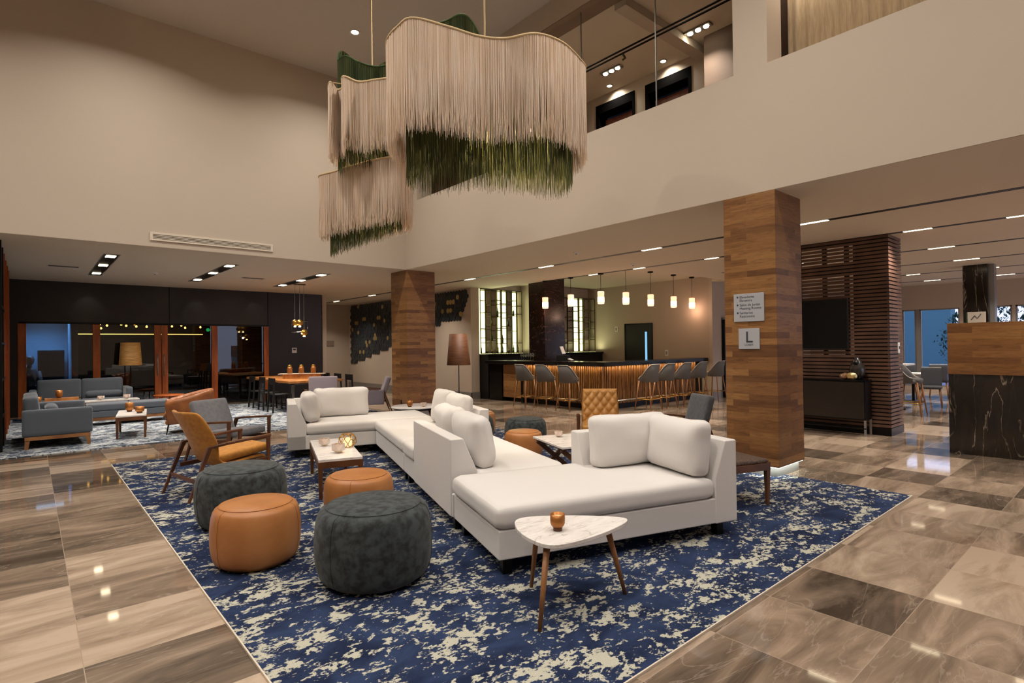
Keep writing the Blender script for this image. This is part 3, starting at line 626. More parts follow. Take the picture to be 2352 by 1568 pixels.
# ------------------------------------------------------------------ wooden columns
def clad(name,loc,w,d_,lab,mm):
    t=thing(name,lab,'column',loc)
    part('cladding',MB().box(0,w,0,d_,.13,H),M[mm],t,bev=.004)
    part('plinth',MB().box(.05,w-.05,.05,d_-.05,0,.13),M['alu'],t,label='recessed pale metal plinth')
    return t
c1=clad('wood_clad_column',(6.61,2.89,0),.72,.64,'large near wooden column carrying the lobby signs','wood')
c2=clad('wood_clad_column',(6.62,11.34,0),.77,.74,'wooden column at the far corner, behind the white sofa','wood')
part('led_strip',MB().box(.01,.03,.03,.61,.122,.13).box(.03,.69,.01,.03,.122,.13),M['e_cool'],c1,label='cool white strip lamp')
part('socket',MB().box(-.008,0,.28,.33,.21,.36),M['black'],c2,label='dark socket plate')
area((6.625,3.21,.118),.025,.6,1.1,(.94,1,.92));area((6.97,2.905,.118),.68,.025,1.4,(.94,1,.92))
# signs
def text(body,size,loc,parent,m,name='lettering',align='LEFT',fat=0):
    cu=bpy.data.curves.new(name,'FONT');cu.body=body;cu.size=size;cu.extrude=.001;cu.align_x=align;cu.offset=fat
    o=bpy.data.objects.new('tmp',cu);C.objects.link(o)
    bpy.context.view_layer.update()
    me=bpy.data.meshes.new_from_object(o.evaluated_get(bpy.context.evaluated_depsgraph_get()));bpy.data.objects.remove(o)
    me.materials.clear();me.materials.append(m)
    # face -X: text x -> world -y, text y -> z
    me.transform(Matrix(((0,0,-1,0),(-1,0,0,0),(0,1,0,0),(0,0,0,1))))
    t=bpy.data.objects.new(name,me);C.objects.link(t);t.parent=parent;t.location=loc;return t
s1=thing('direction_sign','square grey sign plate with six lines of directions on the near column','sign',(6.61,3.215,2.03))
part('plate',MB().box(-.014,-.001,-.185,.19,-.17,.17),M['plate'],s1,bev=.002)
for i,(t_) in enumerate(('Elevadores','Elevators','Salón de Juntas','Meeting Rooms','Sanitarios','Restrooms')):
    z=.115-.085*(i//2)*1.13-(i%2)*.042
    text(t_,.042,(-.0145,.115,z),s1,M['ink'])
    if i%2==0: part('arrow',MB().prism([(0,.014),(.014,0),(0,-.014),(-.014,0)],0,.002,Matrix(((0,0,-1,-.0145),(-1,0,0,.14),(0,1,0,z+.014),(0,0,0,1)))),M['ink'],s1)
s2=thing('lobby_sign','small square plate lettered L LOBBY on the near column','sign',(6.61,3.22,1.65))
part('plate',MB().box(-.014,-.001,-.13,.13,-.125,.125),M['plate'],s2,bev=.002)
text('L',.19,(-.0145,.045,-.045),s2,M['ink'],fat=.002);text('LOBBY',.037,(-.0145,.055,-.085),s2,M['ink'])
# ------------------------------------------------------------------ ceiling fixtures
def slot(x,y0,y1,lit,lab,z=H):
    t=thing('ceiling_slot',lab,'light slot',(x,0,z))
    part('channel',MB().box(-.06,.06,y0,y1,-.006,.004),M['black'],t)
    for a_,b_ in lit:
        part('diffuser',MB().box(-.036,.036,a_,b_,-.010,-.002),M['e_strip'],t)
        area((x,(a_+b_)/2,z-.02),.05,b_-a_,27,WARM,spread=2.05)
slot(8.9,-3,21.9,[(c-.21,c+.21) for c in (20.5,17.57,14.75,11.95,9.05,6.2,3.33,.4,-2.0)],'long dark ceiling slot with short lit segments, running past both wooden columns')
slot(10.9,-3,11.1,[(5.95,6.25),(9.2,9.5),(7.8,8.1),(2.3,2.68),(.95,1.4),(-1.2,-.8)],'dark ceiling slot with lit segments running over the slatted divider')
for x,l,t_ in ((13.35,[(2.47,2.88),(5.2,5.6),(-.6,-.2)],'second'),(15.8,[(2.49,2.94),(5.2,5.6),(-.4,0)],'third'),(18.15,[(2.49,2.75),(4.11,4.41),(.4,.8)],'fourth'),(20.4,[(2.47,2.91),(4.12,4.51),(.6,1.0)],'farthest')):
    slot(x,-3,7.2,l,f'{t_} of the parallel ceiling slots over the dining area right of the slatted divider')
def recess(x,ys,lab):
    t=thing('recessed_light_row',lab,'ceiling light',(x,0,H))
    part('frame',MB().box(-.13,-.115,ys[0]-.3,ys[-1]+.4,-.014,0).box(.115,.13,ys[0]-.3,ys[-1]+.4,-.014,0).box(-.13,.13,ys[-1]+.385,ys[-1]+.4,-.014,0),M['alu'],t)
    part('trough',MB().box(-.115,.115,ys[0]-.3,ys[-1]+.385,-.008,.0),M['blackm'],t)
    for y in ys:
        part('lamp',MB().box(-.075,.075,y-.16,y+.10,-.016,-.006),M['e_strip'],t)
        area((x,y,H-.03),.15,.22,27,WARM,spread=1.95)
recess(1.17,(12.95,14.35,15.9),'leftmost of the three recessed lamp rows in the lounge ceiling')
recess(3.25,(13.0,14.4,16.0),'middle of the three recessed lamp rows in the lounge ceiling')
recess(5.4,(13.35,14.7,16.1),'rightmost of the three recessed lamp rows in the lounge ceiling')
for x,y,l in ((1.17,17.9,0),(3.7,17.9,0),(5.3,17.9,0)): spot((x,y-.35,H-.03),9,(x,YW,2.6),50,.8,(1,.95,.9))
for i,(x,y) in enumerate(((.55,14.97),(4.27,14.87))):
    t=thing('ceiling_diffuser',('slim ceiling air diffuser at the far left of the lounge ceiling','slim ceiling air diffuser right of the middle lamp row')[i],'vent',(x,y,H))
    part('frame',MB().box(-.27,.27,-.1,.1,-.01,0),M['ceil'],t,bev=.003);part('louvres',MB().box(-.25,.25,-.08,-.05,-.013,-.009).box(-.25,.25,-.02,.01,-.013,-.009).box(-.25,.25,.04,.07,-.013,-.009),M['black'],t)
for i,(x,y,l) in enumerate(((2.2,15.1,'small round smoke detector in the lounge ceiling'),(8.0,7.3,'small round ceiling disc above the white sofa aisle'),(10.2,7.6,'round sprinkler head in the ceiling before the bar'))):
    t=thing('smoke_detector',l,'detector',(x,y,H));part('base',MB().lathe([(0,-.035),(.045,-.035),(.06,-.015),(.06,0)],20),M['whitep'],t,smooth=True);part('sensor',MB().lathe([(0,-.05),(.02,-.048),(.022,-.034)],12),M['alu'],t)
for i,(x,y) in enumerate(((8.25,4.7),(9.6,3.9))):
    t=thing('access_panel',('flush ceiling access panel left of the near column top','flush ceiling access panel right of the near column top')[i],'ceiling panel',(x,y,H));part('panel',MB().box(-.3,.3,-.3,.3,-.004,0),M['ceil'],t);part('joint',MB().box(-.305,.305,-.305,.305,-.0015,.0),M['taupe'],t)
# atrium ceiling: first downlight is visible, the rest are unseen lamps added as fill
atr=[(4.5,9.44),(1.2,9.4),(4.5,6.0),(1.2,6.0),(4.5,2.6),(1.2,2.6),(4.5,-.8),(1.2,-.8),(-2.5,2.6),(-2.5,6.0),(-2.5,9.4),(-2.5,-1)]
for i,(x,y) in enumerate(atr):
    if i==0:
        t=thing('atrium_downlight','single bright round downlight in the high atrium ceiling','ceiling light',(x,y,7.35))
        part('ring',MB().lathe([(.09,0),(.09,-.015),(.065,-.015),(.06,0)],24),M['whitep'],t);part('lens',MB().lathe([(0,-.01),(.06,-.01)],20),emis('lit_bright_lens','fff4dc',220),t)
    area((x,y,7.3),.15,.15,74,(1,.925,.83),spread=2.5)
# ------------------------------------------------------------------ carpets
r=part('carpet',MB().box(.865,6.85,1.655,9.6,0,.012),M['rug']);tag(r,'large navy carpet with cream splashed pattern under the white sectional sofa','carpet')
r=part('carpet',MB().box(-.58,6.6,11.3,17.6,0,.012),M['rug2']);tag(r,'grey blue carpet with pale streaks in the far lounge','carpet')
part('edge_strip',MB().box(.857,.865,1.647,9.6,0,.013).box(.865,6.85,1.647,1.655,0,.013),M['ceil'],bpy.data.objects['carpet'],label='thin pale metal edge')
# ------------------------------------------------------------------ white sectional
SZ=-18
ZB,ZT=.13,.80;Z0=.012
def sloped(mb,axis,o,i_top,i_bot,a0,a1,z0=ZB,zs=.45,z1=ZT):
    """back or arm panel: outer face at o, inner face leaning from i_bot (seat) to i_top"""
    pr_=[(o,z0),(o,z1),(i_top,z1),(i_bot,zs),(i_bot,z0)]
    n=len(pr_);vs=[]
    for a in (a0,a1):
        for p,z in pr_: vs.append(mb.bm.verts.new((p,a,z) if axis=='u' else (a,p,z)))
    mb.bm.faces.new(vs[:n]);mb.bm.faces.new(vs[n:][::-1])
    for k in range(n): mb.bm.faces.new((vs[k],vs[(k+1)%n],vs[n+(k+1)%n],vs[n+k]))
    return mb
def lean(c,ang,axis): return Matrix.Translation(c)@Matrix.Rotation(ang,4,axis)@Matrix.Translation(-Vector(c))
def feet(t,pts):
    for x,y in pts: part('foot',MB().box(x-.035,x+.035,y-.035,y+.035,Z0,ZB+.005),M['blackm'],t,bev=.003,label='black metal foot')
sofa=dict(loc=(2.41,2.95,0),rz=SZ)
m1=thing('sectional_sofa','nearest module of the white sectional sofa, with right arm and two back cushions','sofa',**sofa)
part('base',MB().box(.004,2.12,0.0,1.045,ZB,.335),M['white'],m1,bev=.012)
part('seat_cushion',MB().soft(-.02,1.9,-.02,1.05,.335,.505,.06,.10,wr=.004,seed=1),M['white'],m1,smooth=True)
part('arm',sloped(MB(),'u',2.13,2.01,1.90,-.006,1.052,z0=ZB-.002,zs=.5),M['white'],m1,bev=.012)
part('back_frame',sloped(MB(),'v',1.07,.95,.85,1.16,2.12,zs=.5),M['white'],m1,bev=.012)
part('back_cushion',MB().soft(1.2,1.98,.60,.84,.50,.95,.075,.20,ax=1,wr=.014,seed=3,pinch=.25,M=lean((1.6,.8,.5),-.13,'X')),M['white'],m1,smooth=True)
part('back_cushion',MB().soft(1.66,1.90,.02,.66,.50,.95,.075,.20,ax=0,wr=.014,seed=5,pinch=.25,M=lean((1.9,.4,.5),.12,'Y')),M['white'],m1,smooth=True)
feet(m1,((.09,.09),(2.0,.09),(.09,.96),(2.0,.96)))
m2=thing('sectional_sofa','second module of the white sectional sofa, its back panel turned to the left','sofa',**sofa)
part('base',MB().box(.0,1.1,1.065,3.06,ZB,.335),M['white'],m2,bev=.012)
part('seat_cushion',MB().soft(.23,1.1,1.06,3.06,.335,.505,.06,.08,wr=.004,seed=11),M['white'],m2,smooth=True)
part('seat_cushion',MB().soft(-.02,.24,2.5,3.06,.335,.505,.05,.05,wr=.003,seed=12),M['white'],m2,smooth=True)
part('back_frame',sloped(MB(),'u',-.01,.11,.24,1.09,2.49,zs=.5),M['white'],m2,bev=.012)
part('back_cushion',MB().soft(.25,.47,1.13,1.80,.50,.96,.075,.20,ax=0,wr=.014,seed=15,pinch=.25,M=lean((.3,1.4,.5),-.16,'Y')),M['white'],m2,smooth=True)
part('back_cushion',MB().soft(.25,.47,1.80,2.46,.50,.97,.075,.20,ax=0,wr=.014,seed=17,pinch=.25,M=lean((.3,2.1,.5),-.16,'Y')),M['white'],m2,smooth=True)
feet(m2,((.07,1.15),(1.0,1.15),(.07,2.97),(1.0,2.97)))
m3=thing('sectional_sofa','third module of the white sectional sofa, facing left with two cushions against its back','sofa',**sofa)
part('base',MB().box(.0,1.1,3.075,5.07,ZB,.335),M['white'],m3,bev=.012)
part('seat_cushion',MB().soft(-.02,.98,3.07,5.08,.335,.505,.06,.08,wr=.004,seed=21),M['white'],m3,smooth=True)
part('back_frame',sloped(MB(),'u',1.1,.98,.88,3.09,4.5,zs=.5),M['white'],m3,bev=.012)
part('back_cushion',MB().soft(.66,.88,3.13,3.80,.50,.97,.075,.20,ax=0,wr=.014,seed=25,pinch=.25,M=lean((.85,3.4,.5),.14,'Y')),M['white'],m3,smooth=True)
part('back_cushion',MB().soft(.66,.88,3.80,4.46,.50,.98,.075,.20,ax=0,wr=.014,seed=27,pinch=.25,M=lean((.85,4.1,.5),.14,'Y')),M['white'],m3,smooth=True)
feet(m3,((.07,3.17),(1.0,3.17),(.07,4.98),(1.0,4.98)))
m4=thing('sectional_sofa','farthest module of the white sectional sofa, with left arm and large back cushion','sofa',**sofa)
part('base',MB().box(-1.24,.89,5.09,6.15,ZB,.335),M['white'],m4,bev=.012)
part('seat_cushion',MB().soft(-1.0,.9,5.07,6.15,.335,.505,.06,.08,wr=.004,seed=31),M['white'],m4,smooth=True)
part('arm',sloped(MB(),'u',-1.24,-1.12,-.99,5.09,6.15,zs=.5),M['white'],m4,bev=.012)
part('back_frame',sloped(MB(),'v',6.17,6.05,5.95,-1.23,-.2,zs=.5),M['white'],m4,bev=.012)
part('back_cushion',MB().soft(-.84,.0,5.70,5.92,.50,.95,.075,.20,ax=1,wr=.014,seed=33,pinch=.25,M=lean((-.4,5.9,.5),-.12,'X')),M['white'],m4,smooth=True)
part('back_cushion',MB().soft(-1.0,-.78,5.14,5.76,.50,.93,.075,.20,ax=0,wr=.014,seed=35,pinch=.25,M=lean((-1.0,5.4,.5),-.14,'Y')),M['white'],m4,smooth=True)
feet(m4,((-1.12,5.2),(.78,5.2),(-1.12,6.05),(.78,6.05)))
# ------------------------------------------------------------------ poufs
def pouf(loc,R,h,m,lab,seam=0,grp=None):
    t=thing('pouf',lab,'pouf',(loc[0],loc[1],.012),seam,grp)
    prof=[(0,0),(R*.72,0),(R*.80,.012)]
    for i in range(13):
        a=-PI/2+PI*i/12;prof.append((R*(.84+.16*math.cos(a)**.8 if math.cos(a)>0 else .84),h*.5+h*.44*math.sin(a)))
    prof+=[(R*.80,h*.965)]
    part('side',MB().lathe(prof,48),M[m],t,smooth=True)
    top=[(R*.80,h*.965),(R*.76,h*.985),(R*.4,h*.998),(0,h)]
    part('top_panel',MB().lathe(top,48),M[m],t,smooth=True)
    part('piping',MB().tube([(R*.80*math.cos(a),R*.80*math.sin(a),h*.968) for a in [2*PI*k/48 for k in range(48)]],.0035,5,True),M[m],t,smooth=True)
    for a in (0,2*PI/3,4*PI/3):
        part('seam',MB().tube([((r_+.0015)*math.cos(a),(r_+.0015)*math.sin(a),z_) for r_,z_ in prof[2:]],.002,4),M[m],t,smooth=True)
    return t
pouf((1.81,3.58),.40,.525,'velvet','large charcoal velvet pouf nearest the camera',200)
pouf((1.285,4.45),.315,.45,'tan','large tan leather pouf in front on the left, before the charcoal one',200)
pouf((1.475,5.53),.39,.52,'velvet','charcoal velvet pouf beside the mustard chair',190)
pouf((2.37,4.99),.325,.40,'tan','tan leather pouf behind the nearest charcoal pouf, by the marble coffee table',230)
pouf((5.82,6.42),.33,.47,'velvet','charcoal pouf behind the sofa, behind a tan pouf',30)
pouf((5.30,5.89),.275,.39,'tan','tan pouf behind the sofa, in front of a charcoal pouf',20)
pouf((6.2,8.05),.27,.41,'tan','tan pouf far behind the sofa, half hidden by a charcoal one',0)
pouf((5.72,7.55),.30,.41,'velvet','charcoal pouf mostly hidden by the white sofa cushions',0)
# ------------------------------------------------------------------ tables
def rtri(pts,r,n=8):
    out=[];m=len(pts)
    for i,p in enumerate(pts):
        p=Vector(p);a=(Vector(pts[i-1])-p).normalized();b=(Vector(pts[(i+1)%m])-p).normalized()
        A=p+a*r;B=p+b*r
        for k in range(n+1):
            s_=k/n;out.append(tuple(A*(1-s_)**2+p*2*s_*(1-s_)+B*s_**2))
        # bow the side outward
        q=Vector(pts[(i+1)%m]);c=q+(p-q).normalized()*r
        nrm=Vector(((q-p).y,-(q-p).x)).normalized()
        for k in range(1,6):
            s_=k/6;out.append(tuple(B*(1-s_)+c*s_+nrm*.03*math.sin(PI*s_)))
    for _ in range(8): out=[tuple((Vector(out[i-1])+2*Vector(out[i])+Vector(out[(i+1)%len(out)]))/4) for i in range(len(out))]
    return out
t=thing('side_table','three legged side table with rounded triangular white marble top, nearest the camera','table',(2.5,2.4,.012))
part('table_top',MB().prism(rtri([(-.37,-.21),(.54,-.19),(-.12,.45)],.22),.435,.46),M['mwhite'],t,bev=.004,seg=3,label='rounded triangular white marble top')
for a_,b_ in (((-.245,-.085),(-.365,-.14)),((-.03,.22),(-.01,.31)),((.25,-.12),(.36,-.17))):
    part('leg',MB().tube([(*a_,.435),(*b_,0)],[.021,.012],12),M['woodm'],t,smooth=True)
def candle(loc,lab,m='brass',R=.045,h=.10,grp=None):
    t=thing('candle_holder',lab,'candle holder',loc)
    part('cup',MB().lathe([(0,.02),(R*.65,.02),(R*.92,.035),(R,h*.45),(R,h),(R*.93,h),(R*.93,h*.8),(0,h*.8)],24),M[m],t,smooth=True)
    part('base_ring',MB().lathe([(0,0),(R*.6,0),(R*.62,.022),(0,.022)],20),M['woodd'],t,smooth=True)
    part('wax',MB().lathe([(0,h*.82),(R*.88,h*.82)],20),M['wax'],t)
    return t
candle((2.43,2.40,.473),'amber candle cup on the rounded triangular marble table')
def rect_table(loc,rz,w,l,h,lab,m='woodd',top='mwhite',lw=.05):
    t=thing('coffee_table',lab,'table',(*loc,.012),rz)
    part('table_top',MB().box(-w/2+.004,w/2-.004,-l/2+.004,l/2-.004,h-.03,h),M[top],t,bev=.004,label='white marble top')
    a=MB()
    a.box(-w/2,w/2,-l/2,-l/2+.02,h-.095,h-.028).box(-w/2,w/2,l/2-.02,l/2,h-.095,h-.028).box(-w/2,-w/2+.02,-l/2+.02,l/2-.02,h-.095,h-.028).box(w/2-.02,w/2,-l/2+.02,l/2-.02,h-.095,h-.028)
    part('apron',a,M[m],t)
    for sx in (-1,1):
        for sy in (-1,1):
            x,y=sx*(w/2-lw/2),sy*(l/2-lw/2)
            part('leg',MB().bar((x,y,h-.03),(x,y,0),lw,lw,(0,1,0),lw*.7,lw*.7),M[m],t,bev=.002)
    return t
rect_table((2.70,6.33),-17.5,.46,1.38,.42,'long marble topped walnut coffee table beside the white sofa')
rect_table((1.47,12.75),-8,.47,1.15,.42,'marble topped walnut side table in the far lounge, beside the grey loveseat')
def geo_holder(loc,R,lab,m='cerw'):
    t=thing('geometric_holder',lab,'candle holder',loc)
    mb=MB();bmesh.ops.create_icosphere(mb.bm,subdivisions=1,radius=R)
    for v in mb.bm.verts: v.co.z=v.co.z*.85+R*.78
    top=[v for v in mb.bm.verts if v.co.z>R*1.45];bmesh.ops.delete(mb.bm,geom=top,context='VERTS')
    bot=[v for v in mb.bm.verts if v.co.z<.01];
    for v in bot: v.co.z=0
    o=part('body',mb,M[m],t);sd=o.modifiers.new('s','SOLIDIFY');sd.thickness=.006
    part('wax',MB().lathe([(0,.012),(R*.45,.012),(R*.45,R*.7),(0,R*.7)],16),M['wax'],t)
    return t
def wire_holder(loc,R,h,lab):
    t=thing('wire_basket',lab,'candle holder',loc);mb=MB();n=8
    lv=[(R*.55,0),(R,h*.3),(R,h*.7),(R*.6,h)]
    for q,(r_,z) in enumerate(lv):
        pts=[(r_*math.cos(2*PI*(k+.5*(q%2))/n),r_*math.sin(2*PI*(k+.5*(q%2))/n),z+.004) for k in range(n)]
        if q in (0,3): mb.tube(pts,.004,5,True)
        if q<3:
            r2,z2=lv[q+1]
            for k in range(n):
                for s_ in (0,1):
                    kk=k+.5*((q+1)%2)+ (s_-1 if q%2==0 else s_-1)+ (0 if q%2==0 else 1)*0
                    kk=(k+.5*(q%2))+(.5 if s_ else -.5)
                    mb.tube([pts[k],(r2*math.cos(2*PI*kk/n),r2*math.sin(2*PI*kk/n),z2+.004)],.004,5)
    part('wire_cage',mb,M['gold'],t,smooth=True)
    part('candle_glass',MB().lathe([(0,.006),(R*.5,.006),(R*.52,h*.7),(0,h*.7)],16),M['e_candle'],t,smooth=True,label='glowing candle glass')
    return t
zt=.435
geo_holder((2.66,6.52,zt),.075,'faceted white ceramic holder at the back left of the long coffee table')
geo_holder((2.60,5.98,zt),.085,'faceted white ceramic holder at the front of the long coffee table')
wire_holder((2.83,6.25,zt),.10,.15,'gold wire geometric candle basket on the long coffee table')
candle((1.45,12.95,zt),'left amber candle cup on the small lounge table','brass',.07,.17)
candle((1.56,12.5,zt),'right amber candle bowl on the small lounge table','brass',.075,.12)
# round table beyond the sofa
t=thing('oval_table','oval marble topped table behind the sofa at the far wooden column','table',(5.62,9.35,.012),-38)
part('table_top',MB().lathe([(0,.43),(.45,.43),(.47,.445),(.45,.46),(0,.46)],40),M['mwhite'],t,smooth=True)
part('rim',MB().lathe([(.40,.40),(.43,.43),(0,.43)],40),M['blackm'],t,smooth=True)
for a_ in (0,120,240):
    c_,s_=math.cos(math.radians(a_)),math.sin(math.radians(a_));part('leg',MB().tube([(.25*c_,.25*s_,.42),(.36*c_,.36*s_,0)],[.02,.012],10),M['woodm'],t,smooth=True)
candle((5.42,9.22,.472),'amber candle cup on the oval marble table','brass',.055,.12)
geo_holder((5.62,9.05,.472),.07,'small faceted glass holder on the oval marble table')
# crossed leg table
t=thing('cross_leg_table','marble topped side table with crossed dark wooden legs behind the sofa','table',(4.86,4.62,.012),-20)
part('table_top',MB().box(-.27,.27,-.42,.42,.43,.455),M['mwhite'],t,bev=.004)
part('rail',MB().box(-.24,.24,-.38,.38,.41,.43),M['woodd'],t)
for y in (-.34,.34):
    part('cross_leg',MB().bar((-.24,y,.41),(.24,y,0),.035,.055,(1,0,0)).bar((.24,y,.41),(-.24,y,0),.035,.055,(1,0,0)),M['woodd'],t,bev=.003,label='crossed dark wooden leg frame')
geo_holder((4.95,4.85,.467),.06,'small faceted pink white holder on the crossed leg table')
# ------------------------------------------------------------------ chairs
def lounge_chair(lab,fab,wd,loc,rz,w=.66,winged=False,ln=-.28,sides=False):
    """open arm lounge chair facing local -Y"""
    t=thing('lounge_chair',lab,'armchair',(*loc,.012),rz);hw=w/2
    if winged:   # one curved shell, high back with small wings
        mb=MB();rows=[]
        prof=[(-.40,.36,.40,0),(-.30,.385,.40,0),(-.1,.35,.44,.02),(.1,.32,.48,.05),(.21,.36,.52,.09),(.27,.50,.52,.12),(.34,.70,.56,.11),(.43,.88,.54,.10),(.46,.93,.48,.08)]
        th=.045
        for side in (0,1):
            rr=[]
            for (y,z,ww,cv) in prof:
                row=[]
                for k in range(9):
                    s_=k/4-1;off=cv*abs(s_)**2.2
                    yy=y-off*(1.0 if z>.45 else .3);zz=z+off*(.4 if z<.6 else .0)
                    if side: 
                        if z>.45: yy+=th
                        else: zz-=th;yy+=th*.3*(z>.34)
                    row.append(mb.bm.verts.new((s_*ww*.62,yy,zz)))
                rr.append(row)
            rows.append(rr)
        A,B=rows
        for R_ in (A,B):
            for i in range(len(prof)-1):
                for k in range(8): mb.bm.faces.new((R_[i][k],R_[i][k+1],R_[i+1][k+1],R_[i+1][k]))
        for i in range(len(prof)-1):
            for k in (0,8): mb.bm.faces.new((A[i][k],A[i+1][k],B[i+1][k],B[i][k]))
        for k in range(8):
            for i in (0,-1): mb.bm.faces.new((A[i][k],A[i][k+1],B[i][k+1],B[i][k]))
        part('shell',mb,M[fab],t,smooth=True,sub=1)
        part('seat_cushion',MB().soft(-.27,.27,-.42,.16,.37,.46,.04,.1,wr=.003,M=lean((0,-.1,.4),-.12,'X')),M[fab],t,smooth=True)
    else:
        part('backrest',MB().soft(-hw+.06,hw-.06,.22,.33,.36,.90,.035,.1,ax=1,M=lean((0,.25,.38),ln,'X')),M[fab],t,smooth=True)
        part('seat_cushion',MB().soft(-hw+.05,hw-.05,-.36,.26,.34,.45,.04,.1,M=lean((0,0,.38),-.1,'X')),M[fab],t,smooth=True)
    for s_ in (-1,1):
        x=s_*hw
        part('arm',MB().bar((x,-.38,.60),(x,.12,.565),.05,.028,w2=.055).bar((x,.12,.565),(x*.98,.30,.54),.055,.028,w2=.04),M[wd],t,bev=.006)
        part('front_leg',MB().bar((x,-.355,.60),(x,-.345,0),.045,.035,(0,1,0),.028,.028),M[wd],t,bev=.004)
        part('rear_leg',MB().bar((x*.98,.285,.545),(x,.50,0),.04,.042,(0,1,0),.025,.028),M[wd],t,bev=.004)
        part('side_rail',MB().bar((x*.96,-.35,.33),(x*.96,.33,.29),.03,.045),M[wd],t,bev=.003)
    if sides:
        for s_ in (-1,1): part('side_panel',MB().soft(s_*hw-.03,s_*hw+.03,-.30,.30,.20,.56,.02,.03,ax=0,n=6),M[fab],t,smooth=True)
    part('stretcher',MB().bar((-hw,-.345,.30),(hw,-.345,.30),.03,.045),M[wd],t,bev=.003);part('stretcher',MB().bar((-hw,.42,.2),(hw,.42,.2),.022,.04),M[wd],t,bev=.003)
    return t
lounge_chair('mustard yellow lounge chair with curved shell and walnut arms, behind the left poufs','mustard','woodd',(1.67,7.0),100,.70,True)
lounge_chair('grey lounge chair with walnut arms behind the mustard chair','grey','woodd',(2.2,8.75),27,.70,False,-.40)
lounge_chair('mauve grey lounge chair behind the far white sofa back, facing us','purple','woodm',(5.5,13.5),-22,.82)
lounge_chair('mauve grey lounge chair seen side on, left of the far wooden column','purple','woodd',(6.38,12.75),-112,.62,False,-.34,True)
def tub_chair(loc,rz,lab):
    t=thing('tub_chair',lab,'armchair',(*loc,.012),rz);mb=MB();n=72;rows=[]
    for i in range(n+1):
        th=math.radians(-132+264*i/n);c_=math.cos(th);top=.57+.24*((1+c_)/2)
        ro=.47;col=[]
        for z,r_ in ((.20,ro*.86),(.3,ro*.94),(top-.06,ro*1.04),(top,ro*1.02),(top+.01,ro*.94),(top-.05,ro*.84),(.40,ro*.74)):
            w=.018*math.sin(th*24)*(r_<ro*.95 and z>.42)
            col.append(mb.bm.verts.new(((r_+w)*math.sin(th),(r_+w)*c_*1.02,z)))
        rows.append(col)
    for A,B in zip(rows,rows[1:]):
        for k in range(6): mb.bm.faces.new((A[k],B[k],B[k+1],A[k+1]))
    for e in (rows[0],rows[-1]): mb.bm.faces.new(e)
    part('shell',mb,M['brown'],t,smooth=True,label='pleated leather shell')
    part('seat_cushion',MB().soft(-.28,.28,-.34,.28,.27,.42,.05,.1,wr=.01),M['brown'],t,smooth=True)
    part('base',MB().box(-.3,.3,-.33,.3,.18,.27),M['brown'],t,bev=.03)
    for sx in (-1,1):
        for sy in (-1,1): part('leg',MB().tube([(sx*.27,sy*.27,.2),(sx*.30,sy*.31,0)],[.014,.01],8),M['blackm'],t,smooth=True)
    return t
tub_chair((2.30,12.45),-100,'cognac leather tub chair with pleated inner back in the far lounge')
def quilted(loc,rz):
    t=thing('quilted_chair','tan leather chair with diamond quilted back and dark wooden arms, behind the sofa','armchair',(*loc,.012),rz)
    mb=MB();nx,nz=48,44;W,Hh=.56,.56;g={}
    for i in range(nx+1):
        for j in range(nz+1):
            x=-W/2+W*i/nx;z=Hh*j/nz;a=(x/.13+z/.17);b=(x/.13-z/.17)
            q=abs(math.sin(PI*a/1.0))*abs(math.sin(PI*b/1.0));e=min(1,(W/2-abs(x))/.03,(Hh-z)/.03,z/.03)
            x2=x*(1-.08*(z/Hh)**2)
            g[i,j]=mb.bm.verts.new((x2,.20-.03*q**.5*e-.02*e+.28*(z),.40+z*.92))
    for i in range(nx):
        for j in range(nz): mb.bm.faces.new((g[i,j],g[i+1,j],g[i+1,j+1],g[i,j+1]))
    o=part('backrest',mb,M['qtan'],t,smooth=True,label='diamond quilted back');s_=o.modifiers.new('s','SOLIDIFY');s_.thickness=-.035;s_.offset=-1
    part('seat_cushion',MB().soft(-.28,.28,-.32,.24,.34,.45,.04,.1),M['qtan'],t,smooth=True)
    for s in (-1,1):
        part('arm',MB().bar((s*.33,-.32,.60),(s*.33,.30,.52),.045,.03),M['woodd'],t,bev=.005)
        part('front_leg',MB().bar((s*.33,-.31,.6),(s*.33,-.30,0),.045,.04,(0,1,0),.03,.03),M['woodd'],t,bev=.003)
        part('rear_leg',MB().bar((s*.32,.28,.53),(s*.33,.42,0),.035,.04,(0,1,0)),M['woodd'],t,bev=.003)
    part('side_rail',MB().box(-.33,.33,-.31,-.28,.28,.33).box(-.33,-.3,-.3,.3,.28,.33).box(.3,.33,-.3,.3,.28,.33),M['woodd'],t)
    return t
quilted((6.35,5.35),-48)
lounge_chair('slate grey chair back just left of the near wooden column','greyd','woodd',(6.75,4.35),-120,.62)
t=thing('woven_bench','low walnut stool with dark woven seat at the right end of the white sofa','stool',(5.30,2.86,.012),-20)
part('seat',MB().soft(-.29,.29,-.29,.29,.405,.45,.02,.1),M['seatweave'],t,smooth=True,label='dark woven seat')
part('apron',MB().box(-.29,.29,-.3,-.27,.34,.41).box(-.29,.29,.27,.3,.34,.41).box(-.3,-.27,-.28,.28,.34,.41).box(.27,.3,-.28,.28,.34,.41),M['woodd'],t,bev=.003)
for sx in (-1,1):
    for sy in (-1,1): part('leg',MB().bar((sx*.275,sy*.275,.42),(sx*.275,sy*.275,0),.05,.05,(0,1,0),.028,.028),M['woodd'],t,bev=.003)
